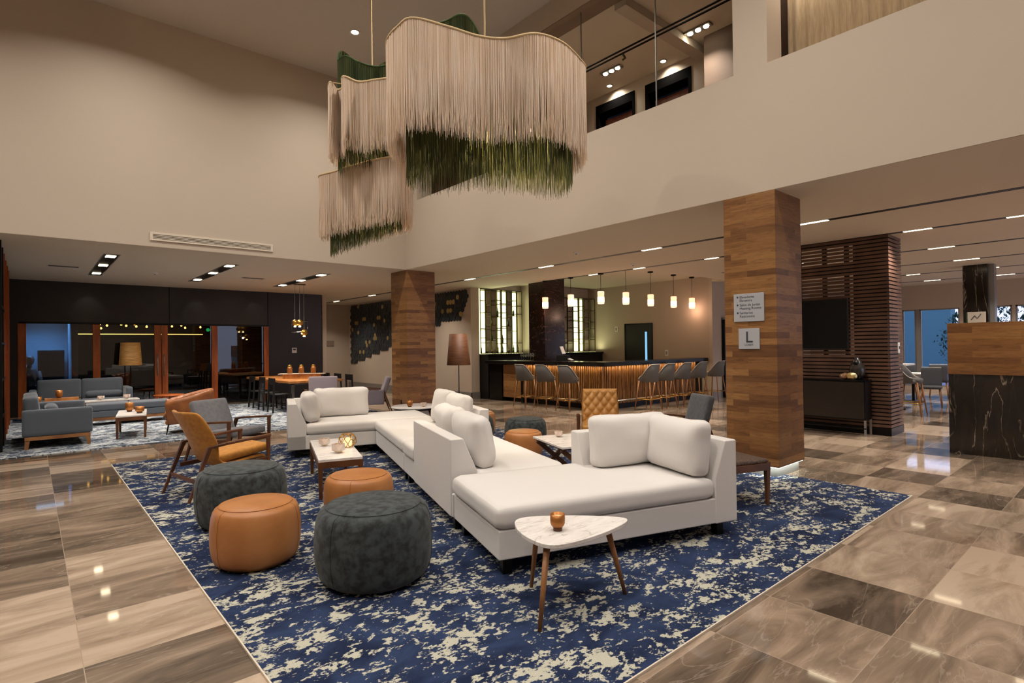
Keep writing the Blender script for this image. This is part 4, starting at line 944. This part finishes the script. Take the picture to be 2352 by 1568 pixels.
# ------------------------------------------------------------------ far lounge
def loveseat(name,loc,rz,w,dp,lab,fab='blueg',backh=.86,armh=.64,seats=2,pillow=True,aw=.14):
    t=thing(name,lab,'sofa',(*loc,.012),rz);hw=w/2
    part('seat_base',MB().box(-hw+aw,hw-aw,-dp/2+.04,dp/2-.1,.21,.32),M[fab],t,bev=.015)
    sw=(w-2*aw)/seats
    for i in range(seats):
        x0=-hw+aw+sw*i
        part('seat_cushion',MB().soft(x0+.003,x0+sw-.003,-dp/2,dp/2-.2,.32,.45,.035,.08,wr=.002),M[fab],t,smooth=True)
        part('back_cushion',MB().soft(x0+.003,x0+sw-.003,dp/2-.24,dp/2-.04,.40,backh,.05,.08,ax=1,wr=.003,M=lean((0,dp/2-.1,.4),-.08,'X')),M[fab],t,smooth=True)
    part('back_frame',MB().box(-hw+.02,hw-.02,dp/2-.08,dp/2,.22,backh-.22),M[fab],t,bev=.02)
    for s in (-1,1): part('arm',MB().soft(s*hw-(aw if s>0 else 0),s*hw+(aw if s<0 else 0),-dp/2,dp/2,.20,armh,.035,.04,ax=0,n=8),M[fab],t,smooth=True)
    part('wood_frame',MB().box(-hw+.03,hw-.03,-dp/2+.03,-dp/2+.07,.14,.2).box(-hw+.03,hw-.03,dp/2-.07,dp/2-.03,.14,.2).box(-hw+.01,-hw+.05,-dp/2+.03,dp/2-.03,.14,.2).box(hw-.05,hw-.01,-dp/2+.03,dp/2-.03,.14,.2),M['woodm'],t,bev=.004)
    for sx in (-1,1):
        for sy in (-1,1): part('leg',MB().bar((sx*(hw-.04),sy*(dp/2-.07),.17),(sx*(hw-.04),sy*(dp/2-.05),0),.05,.07,(0,1,0),.04,.05),M['woodm'],t,bev=.004)
    if pillow: part('bolster',MB().soft(.06,hw-aw-.02,-.04,.16,.45,.62,.08,.1,wr=.004),M[fab],t,smooth=True)
    return t
loveseat('loveseat',(.36,12.95),90,1.9,.92,'blue grey loveseat at the far left, its near arm panel towards us',backh=.84)
loveseat('loveseat',(.96,17.0),0,1.95,.85,'blue grey two seat sofa facing us in front of the dark glass doors',backh=.92,armh=.70)
t=thing('daybed','low blue grey upholstered bench on a timber base, behind the small marble table','bench',(1.72,15.1,.012))
for a_,b_ in ((-.8,-.02),(-.015,.75)): part('seat_cushion',MB().soft(a_,b_,-.3,.3,.30,.46,.04,.06,wr=.002),M['blueg'],t,smooth=True)
part('seat_base',MB().box(-.8,.75,-.3,.3,.17,.3),M['blueg'],t,bev=.01)
part('wood_frame',MB().box(-.78,.73,-.29,-.25,.1,.17).box(-.78,.73,.25,.29,.1,.17),M['woodm'],t,bev=.003)
for sx in (-.74,.69):
    for sy in (-.25,.25): part('leg',MB().box(sx-.025,sx+.025,sy-.025,sy+.025,0,.12),M['woodm'],t)
rect_table((1.02,16.15),90,.42,1.95,.45,'long low white topped table between the daybed and the far grey sofa')
geo_holder((1.25,16.1,.462),.085,'left faceted pale holder on the long low white table')
geo_holder((1.75,16.1,.462),.085,'right faceted pale holder on the long low white table')
tr=thing('wooden_tray','long wooden tray box at the left end of the low white table','tray',(.55,16.2,.462));part('box',MB().box(-.3,.3,-.1,.1,0,.1),M['live'],tr,bev=.004);part('handle',MB().tube([(.3,-.04,.06),(.33,-.04,.08),(.33,.04,.08),(.3,.04,.06)],.006),M['blackm'],tr)
candle((.5,16.2,.562),'amber candle cup on the wooden tray','brass',.065,.17)
candle((.12,15.95,.462),'amber candle bowl at the left end of the low white table','brass',.08,.16)
t=thing('occasional_table','small low reddish timber table before the glass doors','table',(2.75,16.9,.012));part('table_top',MB().lathe([(0,.40),(.34,.40),(.35,.42),(.34,.44),(0,.44)],32),M['woodo'],t,smooth=True)
for a_ in (30,150,270):
    c_,s_=math.cos(math.radians(a_)),math.sin(math.radians(a_));part('leg',MB().tube([(.2*c_,.2*s_,.4),(.28*c_,.28*s_,0)],[.018,.012],8),M['woodo'],t,smooth=True)
# communal table
t=thing('communal_table','long live edge timber table with black chairs in the far lounge','table',(5.62,15.95,.012))
out=[];N_=22
for i in range(N_+1): out.append((-.72+.04*math.sin(i*1.1)+.02*math.sin(i*2.7),-1.75+3.5*i/N_))
for i in range(N_+1): out.append((.70+.04*math.sin(i*1.4+1)+.02*math.sin(i*3.1),1.75-3.5*i/N_))
part('table_top',MB().prism(out,.71,.77),M['live'],t,bev=.006,label='live edge timber top')
for y in (-1.3,1.3): part('leg_frame',MB().box(-.5,-.44,y-.03,y+.03,0,.71).box(.44,.5,y-.03,y+.03,0,.71).box(-.5,.5,y-.03,y+.03,.65,.71).box(-.5,.5,y-.03,y+.03,0,.04),M['alu'],t)
def black_chair(lab,loc,rz):
    t=thing('dining_chair',lab,'chair',(*loc,.012),rz)
    part('seat',MB().box(-.21,.21,-.21,.21,.43,.46),M['black'],t,bev=.01)
    part('backrest',MB().box(-.20,.20,.205,.23,.70,.86),M['black'],t,bev=.01)
    for s in (-1,1):
        part('rear_leg',MB().bar((s*.19,.215,.86),(s*.2,.26,0),.04,.035,(0,1,0)),M['black'],t)
        part('front_leg',MB().bar((s*.19,-.19,.43),(s*.21,-.21,0),.035,.035,(0,1,0)),M['black'],t)
    part('stretcher',MB().box(-.19,.19,.22,.24,.2,.23),M['black'],t)
    return t
ch=black_chair('nearest black dining chair on the left side of the live edge table',(4.80,14.5),90)
for i,y in enumerate((15.25,16.1)): dup(ch,(4.80,y,.012),90,('middle black dining chair on the left side of the live edge table','farthest black dining chair on the left side of the live edge table')[i])
for i,y in enumerate((14.7,15.45,16.25)): dup(ch,(6.5,y,.012),-90,('nearest black dining chair on the right side of the live edge table','middle black dining chair on the right side of the live edge table','farthest black dining chair on the right side of the live edge table')[i])
t=thing('lantern_stand','long raised wooden board carrying three lanterns on the live edge table','tray',(5.66,15.35,.782),-36)
part('board',MB().box(-.62,.62,-.09,.09,.12,.14),M['wall'],t,bev=.003);part('block',MB().box(-.5,.5,-.07,.07,0,.12),M['live'],t,bev=.003)
for i in range(3):
    c_,s_=math.cos(math.radians(-36)),math.sin(math.radians(-36));x=(-.33,-.02,.30)[i]
    l=thing('lantern',('left','middle','right')[i]+' of the three amber lanterns on the live edge table','lantern',(5.66+x*c_,15.35+x*s_,.922))
    part('glass',MB().lathe([(0,0),(.065,0),(.07,.05),(.07,.14),(.045,.2),(0,.2)],16),M['brass'],l,smooth=True);part('cap',MB().lathe([(.048,.195),(.05,.235),(0,.24)],16),M['gold'],l,smooth=True);part('candle',MB().lathe([(0,.201),(.02,.201),(.02,.21),(0,.21)],8),M['wax'],l)
t=thing('globe_pendant','cluster of three small gold globe pendants on a square wire over the live edge table','pendant lamp',(5.7,15.6,H))
part('canopy',MB().box(-.16,.16,-.035,.035,-.02,0),M['blackm'],t)
for x,z in ((-.13,-1.0),(-.0,-1.0),(.12,-1.27)):
    part('cord',MB().tube([(x,0,-.02),(x,0,z)],.005,5),M['alu'],t)
    part('globe',MB().lathe([(0,-.1)]+[(.09*math.cos(a),.09*math.sin(a)) for a in [-1.3+.26*k for k in range(11)]]+[(0,.1)],20,(x,0,z-.08)),M['gold'],t,smooth=True)
    part('bulb',MB().lathe([(0,-.02),(.03,-.015),(.03,.0),(0,.01)],12,(x,0,z-.18)),M['e_bulb'],t)
part('wire_square',MB().tube([(-.22,0,-1.05),(.22,0,-1.03),(.22,0,-1.3),(-.22,0,-1.35)],.006,5,True),M['steel'],t,smooth=True)
point((5.7,15.6,2.0),6)
# copper post divider at the far left
t=thing('post_divider','tall open shelving divider of copper posts and dark shelves at the left edge','shelving',(-.36,0,0))
for y,m_ in ((12.05,'blackm'),(12.9,'blackm'),(13.7,'copper'),(14.7,'copper'),(15.6,'copper'),(16.5,'copper')):
    part('post',MB().box(-.03,.03,y-.03,y+.03,0,H),M[m_],t,bev=.003)
for z in (.55,1.15,1.75,2.35): part('shelf',MB().box(-.2,.03,12.05,13.7,z-.015,z+.015),M['blackm'],t)
for z in (.9,1.6,2.4): part('crossbar',MB().tube([(0,13.7,z),(0,16.5,z)],.012,6),M['gold'],t)
for i,(y,z) in enumerate(((12.2,.565),(12.35,1.165),(12.6,.565),(12.75,1.165),(12.3,1.765))):
    b=thing('shelf_box',('pale box low on the left edge shelving','cream box on the middle shelf of the left edge shelving','teal box low on the left edge shelving, behind a pale one','small pale box on the middle shelf of the left edge shelving','box on the upper shelf of the left edge shelving')[i],'box',(-.44,y,z));part('body',MB().box(-.08,.08,-.07,.07,0,.26),M[('paper','curtain','leaf','paper','curtain')[i]],b,bev=.003);part('lid',MB().box(-.085,.085,-.075,.075,.26,.28),M['alu'],b)
# ------------------------------------------------------------------ slatted divider, console, TV
d=thing('slatted_divider','tall divider of horizontal dark walnut slats with see-through windows','partition',(10.9,2.9,0))
sl=MB();z=.14
while z<3.36:
    sl.prism([(0,0),(.70,0),(.70,.03),(.03,.03),(.03,2.5),(0,2.5)],z,z+.045);z+=.0655
part('slats',sl,M['woods'],d,label='horizontal walnut slats')
back=MB().box(.05,.65,.05,.55,.0,3.38).box(.05,.09,.55,2.5,.0,1.33).box(.05,.09,.5,2.5,2.80,2.98).box(.05,.09,.5,2.5,3.3,3.38)
for y in (.62,.98,1.42,1.9): back.box(.04,.09,y,y+.07,1.33,3.3)
part('backing',back,M['black'],d)
part('plinth',MB().box(-.0,.71,-.0,2.5,0,.13),M['blackm'],d)
t=thing('wall_controller','small white controller on the end of the slatted divider','controller',(11.35,2.885,1.48));part('plate',MB().box(-.045,.045,-.0,.014,-.09,.09),M['whitep'],t,bev=.003);part('button',MB().box(-.015,.015,-.006,0,-.02,.03),M['screen'],t)
t=thing('television','wide black television mounted on the slatted divider','television',(10.80,3.5,1.46))
part('cabinet',MB().box(0,.06,0,1.55,0,.90),M['black'],t,bev=.006);part('panel',MB().box(-.004,0,.02,1.53,.03,.88),M['screen'],t,label='dark screen');part('bracket',MB().box(.06,.1,.5,1.0,.2,.7),M['blackm'],t)
t=thing('console_cabinet','black metal console cabinet on slim legs under the television','cabinet',(10.58,3.18,0))
part('body',MB().box(0,.29,0,2.0,.27,.925),M['blackm'],t,bev=.003);part('top',MB().box(-.02,.30,-.01,2.02,.925,.95),M['screen'],t,bev=.003)
part('door',MB().box(-.01,0,.02,.98,.29,.91),M['darkwall'],t);part('door',MB().box(-.01,0,1.02,1.98,.29,.91),M['darkwall'],t)
for x in (0,.27):
    for y in (.0,1.94): part('leg',MB().box(x,x+.022,y,y+.03,0,.27),M['alu'],t)
part('stretcher',MB().box(0,.02,0,1.97,.12,.14),M['blackm'],t)
t=thing('vase','dark gunmetal teardrop vase on the console','vase',(10.74,3.35,.95));part('body',MB().lathe([(0,0),(.07,0),(.11,.07),(.125,.15),(.11,.22),(.07,.31),(.03,.375),(0,.385)],10),M['vase'],t,smooth=True);part('opening',MB().lathe([(0,.28),(.05,.28),(.05,.30),(0,.30)],10,(-.075,0,0)),M['black'],t)
for i,(x,y,r_) in enumerate(((10.66,3.52,.075),(10.64,3.40,.085))):
    t=thing('gold_nugget',('farther','nearer')[i]+' of the two faceted copper gold ornaments before the vase','ornament',(x,y,.95))
    mb=MB();bmesh.ops.create_icosphere(mb.bm,subdivisions=2,radius=r_)
    for v in mb.bm.verts: v.co*=1+.22*noise.noise(v.co*22+Vector((i*3,0,0)));v.co.z=max(0,v.co.z*.8+r_*.7)
    part('body',mb,M['goldp' if i else 'gold2'],t)
    part('base',MB().lathe([(0,0),(r_*.5,0),(r_*.5,.004),(0,.004)],12),M['gold'],t)
# ------------------------------------------------------------------ reception desk
t=thing('reception_desk','reception desk with walnut board upstand over dark veined marble front','desk',(9.9,1.93,0))
part('marble_front',MB().box(0.0,.45,-4.5,0,0,1.12),M['mdark'],t,label='dark veined marble front');part('wood_front',MB().box(-.02,.35,-4.5,.0,1.12,1.84),M['wood2'],t,bev=.003,label='walnut board upstand')
part('worktop',MB().box(.45,.9,-4.5,0,.72,.76),M['mblack'],t)
t=thing('desk_sign','small white printed stand sign on top of the reception desk','sign',(10.0,1.62,1.84));part('card',MB().box(-.006,.006,-.1,.1,0,.15),M['paper'],t,bev=.004)
part('drawing',MB().tube([(-.009,.06,.04),(-.009,.02,.10),(-.009,-.01,.06),(-.009,-.05,.12)],.006,5),M['ink'],t);part('green_edge',MB().box(-.008,.008,.1,.115,0,.15),M['leaf'],t)
# ------------------------------------------------------------------ dining area at the right
d=thing('marble_column','dark marble column beyond the reception desk','column',(17.1,2.55,0));part('cladding',MB().box(0,.5,0,.47,0,H),M['mdark'],d,bev=.004);part('edge_panel',MB().box(.1,.4,-.1,0,0,H),M['alu'],d)
XW=22
struct('wall_window',MB().box(XW,XW+.2,-6,8.4,2.62,H).box(XW,XW+.2,5.5,8.4,0,2.62).box(XW,XW+.2,3.36,3.98,0,2.62).box(XW,XW+.2,-6,8.4,0,.12).box(XW,XW+.2,2.67,2.75,0,2.62).box(XW,XW+.2,-6,.8,0,2.62),M['hallw'])
wi=1
for y0,y1 in ((3.98,5.02),(5.12,5.5),(2.75,3.36),(.8,2.67)):
    w=struct(f'window_{wi}',MB().box(XW+.08,XW+.09,y0,y1,.12,2.62),M['glassc']);wi+=1
    part('window_frame',MB().box(XW+.04,XW+.12,y0,y0+.04,.12,2.62).box(XW+.04,XW+.12,y1-.04,y1,.12,2.62).box(XW+.04,XW+.12,y0,y1,2.58,2.62).box(XW+.04,XW+.12,y0,y1,.12,.16),M['alu'],w)
struct('wall_window',MB().box(XW,XW+.2,5.02,5.12,0,2.62),M['alu'])
# outside
o=part('pavement',MB().box(XW+.3,60,-25,30,-.2,-.05),M['extg']);tag(o,'dusk lit pavement outside the windows','pavement')
t=thing('outside_building','pale building wall outside beyond the windows','building',(34,0,-.05));part('wall',MB().box(0,1,6.5,16,0,4.2),M['extw'],t);part('parapet',MB().box(-.1,1.1,6.5,16,4.2,4.4),M['alu'],t)
def tree(loc,s,lab,n,seed):
    t=thing('shrub',lab,'shrub',loc);rd=random.Random(seed);mb=MB();br=MB();br.tube([(0,0,0),(.05*s,0,.8*s),(0,.1*s,1.5*s)],[.05*s,.04*s,.02*s],6)
    for i in range(n):
        a=rd.uniform(0,2*PI);h=rd.uniform(.5,2.4)*s;q=rd.uniform(0,1)**.6*.9*s*(1-abs(h/s-1.4)/1.5);c=Vector((q*math.cos(a),q*math.sin(a),h));w=rd.uniform(.05,.12)*s
        R_=Matrix.Rotation(rd.uniform(0,6),3,'Z')@Matrix.Rotation(rd.uniform(-1.2,1.2),3,'X')
        vs=[mb.bm.verts.new(c+R_@Vector(p)) for p in ((-w*.3,0,0),(0,-w,0.02),(w*.3,0,0),(0,w,.02))];mb.bm.faces.new(vs)
    part('foliage',mb,M['leaf'],t);part('stem',br,M['woodd'],t,smooth=True)
tree((25.5,4.45,-.05),1.1,'green shrub outside the window nearest the slatted divider',1100,1)
tree((31,4.6,-.05),1.5,'dusky tree outside the middle window',700,2)
tree((25,2.55,-.05),1.35,'dusky tree outside the rightmost window',700,3)
# stools, chairs and tables
s_=dup(s0,(14.35,3.45,0),0,'grey bar stool just right of the slatted divider')
sfab=mat('dark_grey_fabric','45464a',.85)
def side_chair(lab,loc,rz):
    t=thing('dining_chair',lab,'chair',(*loc,0),rz)
    part('seat',MB().soft(-.22,.22,-.22,.2,.42,.49,.03,.1,n=6),sfab,t,smooth=True)
    part('backrest',MB().soft(-.21,.21,.19,.25,.44,.92,.03,.05,ax=1,n=6,M=lean((0,.2,.45),-.12,'X')),sfab,t,smooth=True)
    part('piping',MB().tube([(-.2,.27,.93),(.2,.27,.93)],.008,5),M['piping'],t)
    for sx in (-1,1):
        for sy in (-1,1): part('leg',MB().tube([(sx*.17,sy*.17,.43),(sx*.21,sy*.22,0)],[.018,.011],8),M['woodm'],t,smooth=True)
    return t
ca=side_chair('grey dining chair nearest the reception desk, its back towards us',(16.7,3.6),-80)
dup(ca,(18.6,4.55,0),-75,'grey dining chair farther back, left of the one by the desk')
dup(ca,(19.4,4.0,0),100,'grey dining chair by the window, partly behind the desk')
t=thing('high_table','white topped high table seen right of the slatted divider','table',(15.6,4.05,0));part('table_top',MB().box(-.35,.35,-.3,.3,1.02,1.06),M['whitep'],t,bev=.004);part('pedestal',MB().box(-.06,.06,-.06,.06,0,1.02),M['woodd'],t);part('base',MB().box(-.25,.25,-.25,.25,0,.03),M['blackm'],t)
t=thing('cafe_table','white topped cafe table between the grey dining chairs','table',(17.7,4.2,0));part('table_top',MB().box(-.35,.35,-.35,.35,.72,.75),M['whitep'],t,bev=.004);part('pedestal',MB().tube([(0,0,0),(0,0,.72)],.035),M['blackm'],t);part('base',MB().lathe([(0,0),(.25,0),(.25,.02),(0,.03)],24),M['blackm'],t)
# ------------------------------------------------------------------ fringe chandeliers
def crm(pts,n):
    P=[Vector(p) for p in pts];m=len(P);raw=[]
    for i in range(m):
        a,b,c,d=P[i-1],P[i],P[(i+1)%m],P[(i+2)%m]
        for k in range(24):
            t=k/24;raw.append(.5*((2*b)+(c-a)*t+(2*a-5*b+4*c-d)*t*t+(3*b-a-3*c+d)*t**3))
    L=[0]
    for i in range(len(raw)): L.append(L[-1]+(raw[(i+1)%len(raw)]-raw[i]).length)
    out=[];j=0
    for k in range(n):
        s=L[-1]*k/n
        while L[j+1]<s: j+=1
        f=(s-L[j])/max(L[j+1]-L[j],1e-9);out.append(raw[j%len(raw)].lerp(raw[(j+1)%len(raw)],f))
    return out,L[-1]
def fringe(loop,zt,zb,step,r0,jit,layers=2,wave=None,seed=0):
    rd=random.Random(seed);pts0,Ln=crm(loop,64);n=int(Ln/step);mb=MB()
    cen=Vector((sum(p.x for p in pts0)/64,sum(p.y for p in pts0)/64))
    for ly in range(layers):
        pts,_=crm(loop,n)
        for i,p in enumerate(pts):
            inw=(cen-p).normalized();q=p+inw*(ly*.022+rd.uniform(-.004,.004))
            top=zt+(wave(q) if wave else 0);bot=(zb(q) if callable(zb) else zb)+rd.uniform(-jit,jit)*.6+jit*1.4*rd.random()**3
            if ly: bot+=rd.uniform(-.05,.03)
            tz=[top,top*.6+bot*.4,top*.22+bot*.78,bot];wob=[0,.002,.007,.014]
            prev=None
            a0=rd.uniform(0,2)
            for z,w,rr in zip(tz,wob,(r0,r0,r0*.8,r0*.35)):
                c=Vector((q.x+rd.uniform(-w,w),q.y+rd.uniform(-w,w),z))
                ring=[mb.bm.verts.new((c.x+rr*math.cos(a0+2.094*k),c.y+rr*math.sin(a0+2.094*k),z)) for k in range(3)]
                if prev:
                    for k in range(3): mb.bm.faces.new((prev[k],prev[(k+1)%3],ring[(k+1)%3],ring[k]))
                prev=ring
    return mb
def chandelier(lab,outer,inner,zt,zb,gt,gb,wave,bulbs,cord,seed,step=.0078):
    t=thing('fringe_chandelier',lab,'chandelier',(0,0,0))
    part('cream_fringe',fringe(outer,zt,zb,step,.0047,.05,2,None,seed),M['cream'],t,label='cream cord fringe')
    part('green_fringe',fringe(inner,gt,gb,step*1.1,.0050,.07,2,wave,seed+1),M['green'],t,label='green cord fringe')
    pts,_=crm(outer,120);part('rim',MB().tube([(p.x,p.y,zt) for p in pts],.013,8,True).tube([(p.x*.985+.015*cord[0],p.y*.985+.015*cord[1],zt+.012) for p in pts],.009,6,True),M['rope'],t,smooth=True,label='cream rope wrapped rim')
    pts,_=crm(inner,160);part('inner_rim',MB().tube([(p.x,p.y,gt+wave(p)) for p in pts],.012,6,True),M['greenf'],t,smooth=True,label='wavy green bound rim')
    mb=MB();n=len(pts)
    A=[mb.bm.verts.new((p.x,p.y,gt+wave(p))) for p in pts];B=[mb.bm.verts.new((p.x,p.y,zt-.12)) for p in pts]
    for k in range(n): mb.bm.faces.new((A[k],A[(k+1)%n],B[(k+1)%n],B[k]))
    part('green_liner',mb,M['greenf'],t,smooth=True,label='pleated green cloth liner')
    part('cord',MB().tube([(cord[0],cord[1],7.35),(cord[0]+.01,cord[1],zt+.4),(cord[0],cord[1],zt+.05)],.011,6),M['rope'],t,smooth=True)
    part('ceiling_cap',MB().lathe([(0,7.31),(.06,7.31),(.07,7.35)],16,(cord[0],cord[1],0)),M['whitep'],t)
    sp=MB()
    pts,_=crm(outer,5)
    for p in pts: sp.tube([(cord[0],cord[1],zt+.06),(p.x,p.y,zt)],.007,5)
    part('spokes',sp,M['rope'],t,smooth=True)
    for x,y,z in bulbs:
        b=part('bulb',MB().lathe([(0,-.05),(.022,-.035),(.03,0),(.02,.035),(.012,.05),(0,.05)],12,(x,y,z)),M['e_bulb'],t,smooth=True)
        part('bulb_cord',MB().tube([(x,y,z+.05),(x,y,zt)],.006,5),M['rope'],b)
        point((x,y,z-.06),46,(1,.72,.40),.035)
    return t
A_=[(2.86,5.26),(2.79,4.86),(2.84,4.67),(3.19,4.58),(3.52,4.52),(3.76,4.38),(3.94,4.11),(4.26,4.05),(4.66,4.16),(4.90,4.29),(5.11,4.70),(4.74,5.02),(4.22,5.07),(3.81,5.30),(3.61,5.73),(3.27,5.76)]
Ag=[(3.11,5.24),(3.26,4.92),(3.56,4.79),(3.84,4.61),(4.05,4.36),(4.41,4.25),(4.66,4.30),(4.84,4.74),(4.27,4.90),(3.80,5.11),(3.58,5.50),(3.29,5.49)]
def bump(c,w,h):
    return lambda q:sum(hh*math.exp(-((q.x-cx)**2+(q.y-cy)**2)/(2*w*w)) for (cx,cy),hh in zip(c,h))
chandelier('large cream and green fringe chandelier, the nearest and biggest of three',A_,Ag,4.80,3.72,4.76,3.41,bump([(3.62,5.5),(3.86,5.2)],.17,[.55,.74]),[(4.14,4.42,3.98),(3.86,4.80,4.10)],(3.86,4.86),1)
B_=[(3.00,7.06),(3.16,7.21),(3.19,7.09),(3.07,6.80),(3.29,6.81),(3.44,6.61),(3.63,6.38),(3.85,6.32),(4.15,6.59),(4.18,7.23),(3.89,7.61),(3.51,7.68),(3.17,7.44)]
Bg=[(3.24,7.31),(3.38,7.00),(3.62,6.85),(3.79,6.50),(4.02,6.71),(3.94,7.18),(3.68,7.33),(3.42,7.56)]
chandelier('middle sized cream and green fringe chandelier above the lowest one',B_,Bg,5.10,4.17,5.42,4.05,bump([(3.42,7.54),(3.9,7.2),(3.3,7.2)],.14,[.42,.30,.16]),[(3.64,6.91,4.80)],(3.56,6.97),5)
C_=[(3.24,8.04),(3.32,7.71),(3.42,7.29),(3.56,6.84),(3.73,6.56),(3.95,6.64),(4.15,6.99),(4.13,7.53),(3.92,8.12),(3.52,8.33)]
Cg=[(3.36,7.87),(3.49,7.50),(3.63,7.11),(3.81,6.76),(3.98,7.00),(3.89,7.48),(3.69,7.92),(3.49,8.09)]
chandelier('lowest cream and green fringe chandelier, hanging at the lower left',C_,Cg,4.14,lambda q:3.24+.05*(q.x-3.3),4.08,lambda q:2.98+.5*(q.x-3.4),lambda q:0.0,[(3.72,7.23,3.74)],(3.79,7.42),9)
# ------------------------------------------------------------------ world, camera, view
w=bpy.data.worlds.new('World');sc.world=w;w.use_nodes=True;nt=w.node_tree;bg=nt.nodes['Background']
tc=nd(nt,'ShaderNodeTexCoord');sp_=nd(nt,'ShaderNodeSeparateXYZ');nt.links.new(tc.outputs['Generated'],sp_.inputs[0])
cr=ramp(nt,sp_.outputs[2],[(0,'a8aec6'),(.12,'b4bee2'),(.5,'8c9ecc')]);nt.links.new(cr,bg.inputs[0]);bg.inputs[1].default_value=2.7
cam=bpy.data.cameras.new('Camera');co=bpy.data.objects.new('Camera',cam);C.objects.link(co);sc.camera=co
cam.sensor_width=36;cam.lens=1278.55/2352*36;cam.clip_start=.05;cam.clip_end=200
yaw,pitch,roll=(math.radians(a) for a in (40.925,.4555,-.7457))
fw=Vector((math.sin(yaw)*math.cos(pitch),math.cos(yaw)*math.cos(pitch),math.sin(pitch)));rt=Vector((math.cos(yaw),-math.sin(yaw),0));up=rt.cross(fw)
r2=rt*math.cos(roll)+up*math.sin(roll);u2=-rt*math.sin(roll)+up*math.cos(roll)
co.matrix_world=Matrix(((r2.x,u2.x,-fw.x,0),(r2.y,u2.y,-fw.y,0),(r2.z,u2.z,-fw.z,1.6),(0,0,0,1)))
sc.view_settings.view_transform='Standard';sc.view_settings.look='None';sc.view_settings.exposure=0.08;sc.view_settings.gamma=1;sc.view_settings.use_curve_mapping=False
sc.cycles.max_bounces=7;sc.cycles.diffuse_bounces=4;sc.cycles.glossy_bounces=4;sc.cycles.transparent_max_bounces=10;sc.cycles.sample_clamp_indirect=6
sc.cycles.caustics_reflective=False;sc.cycles.caustics_refractive=False
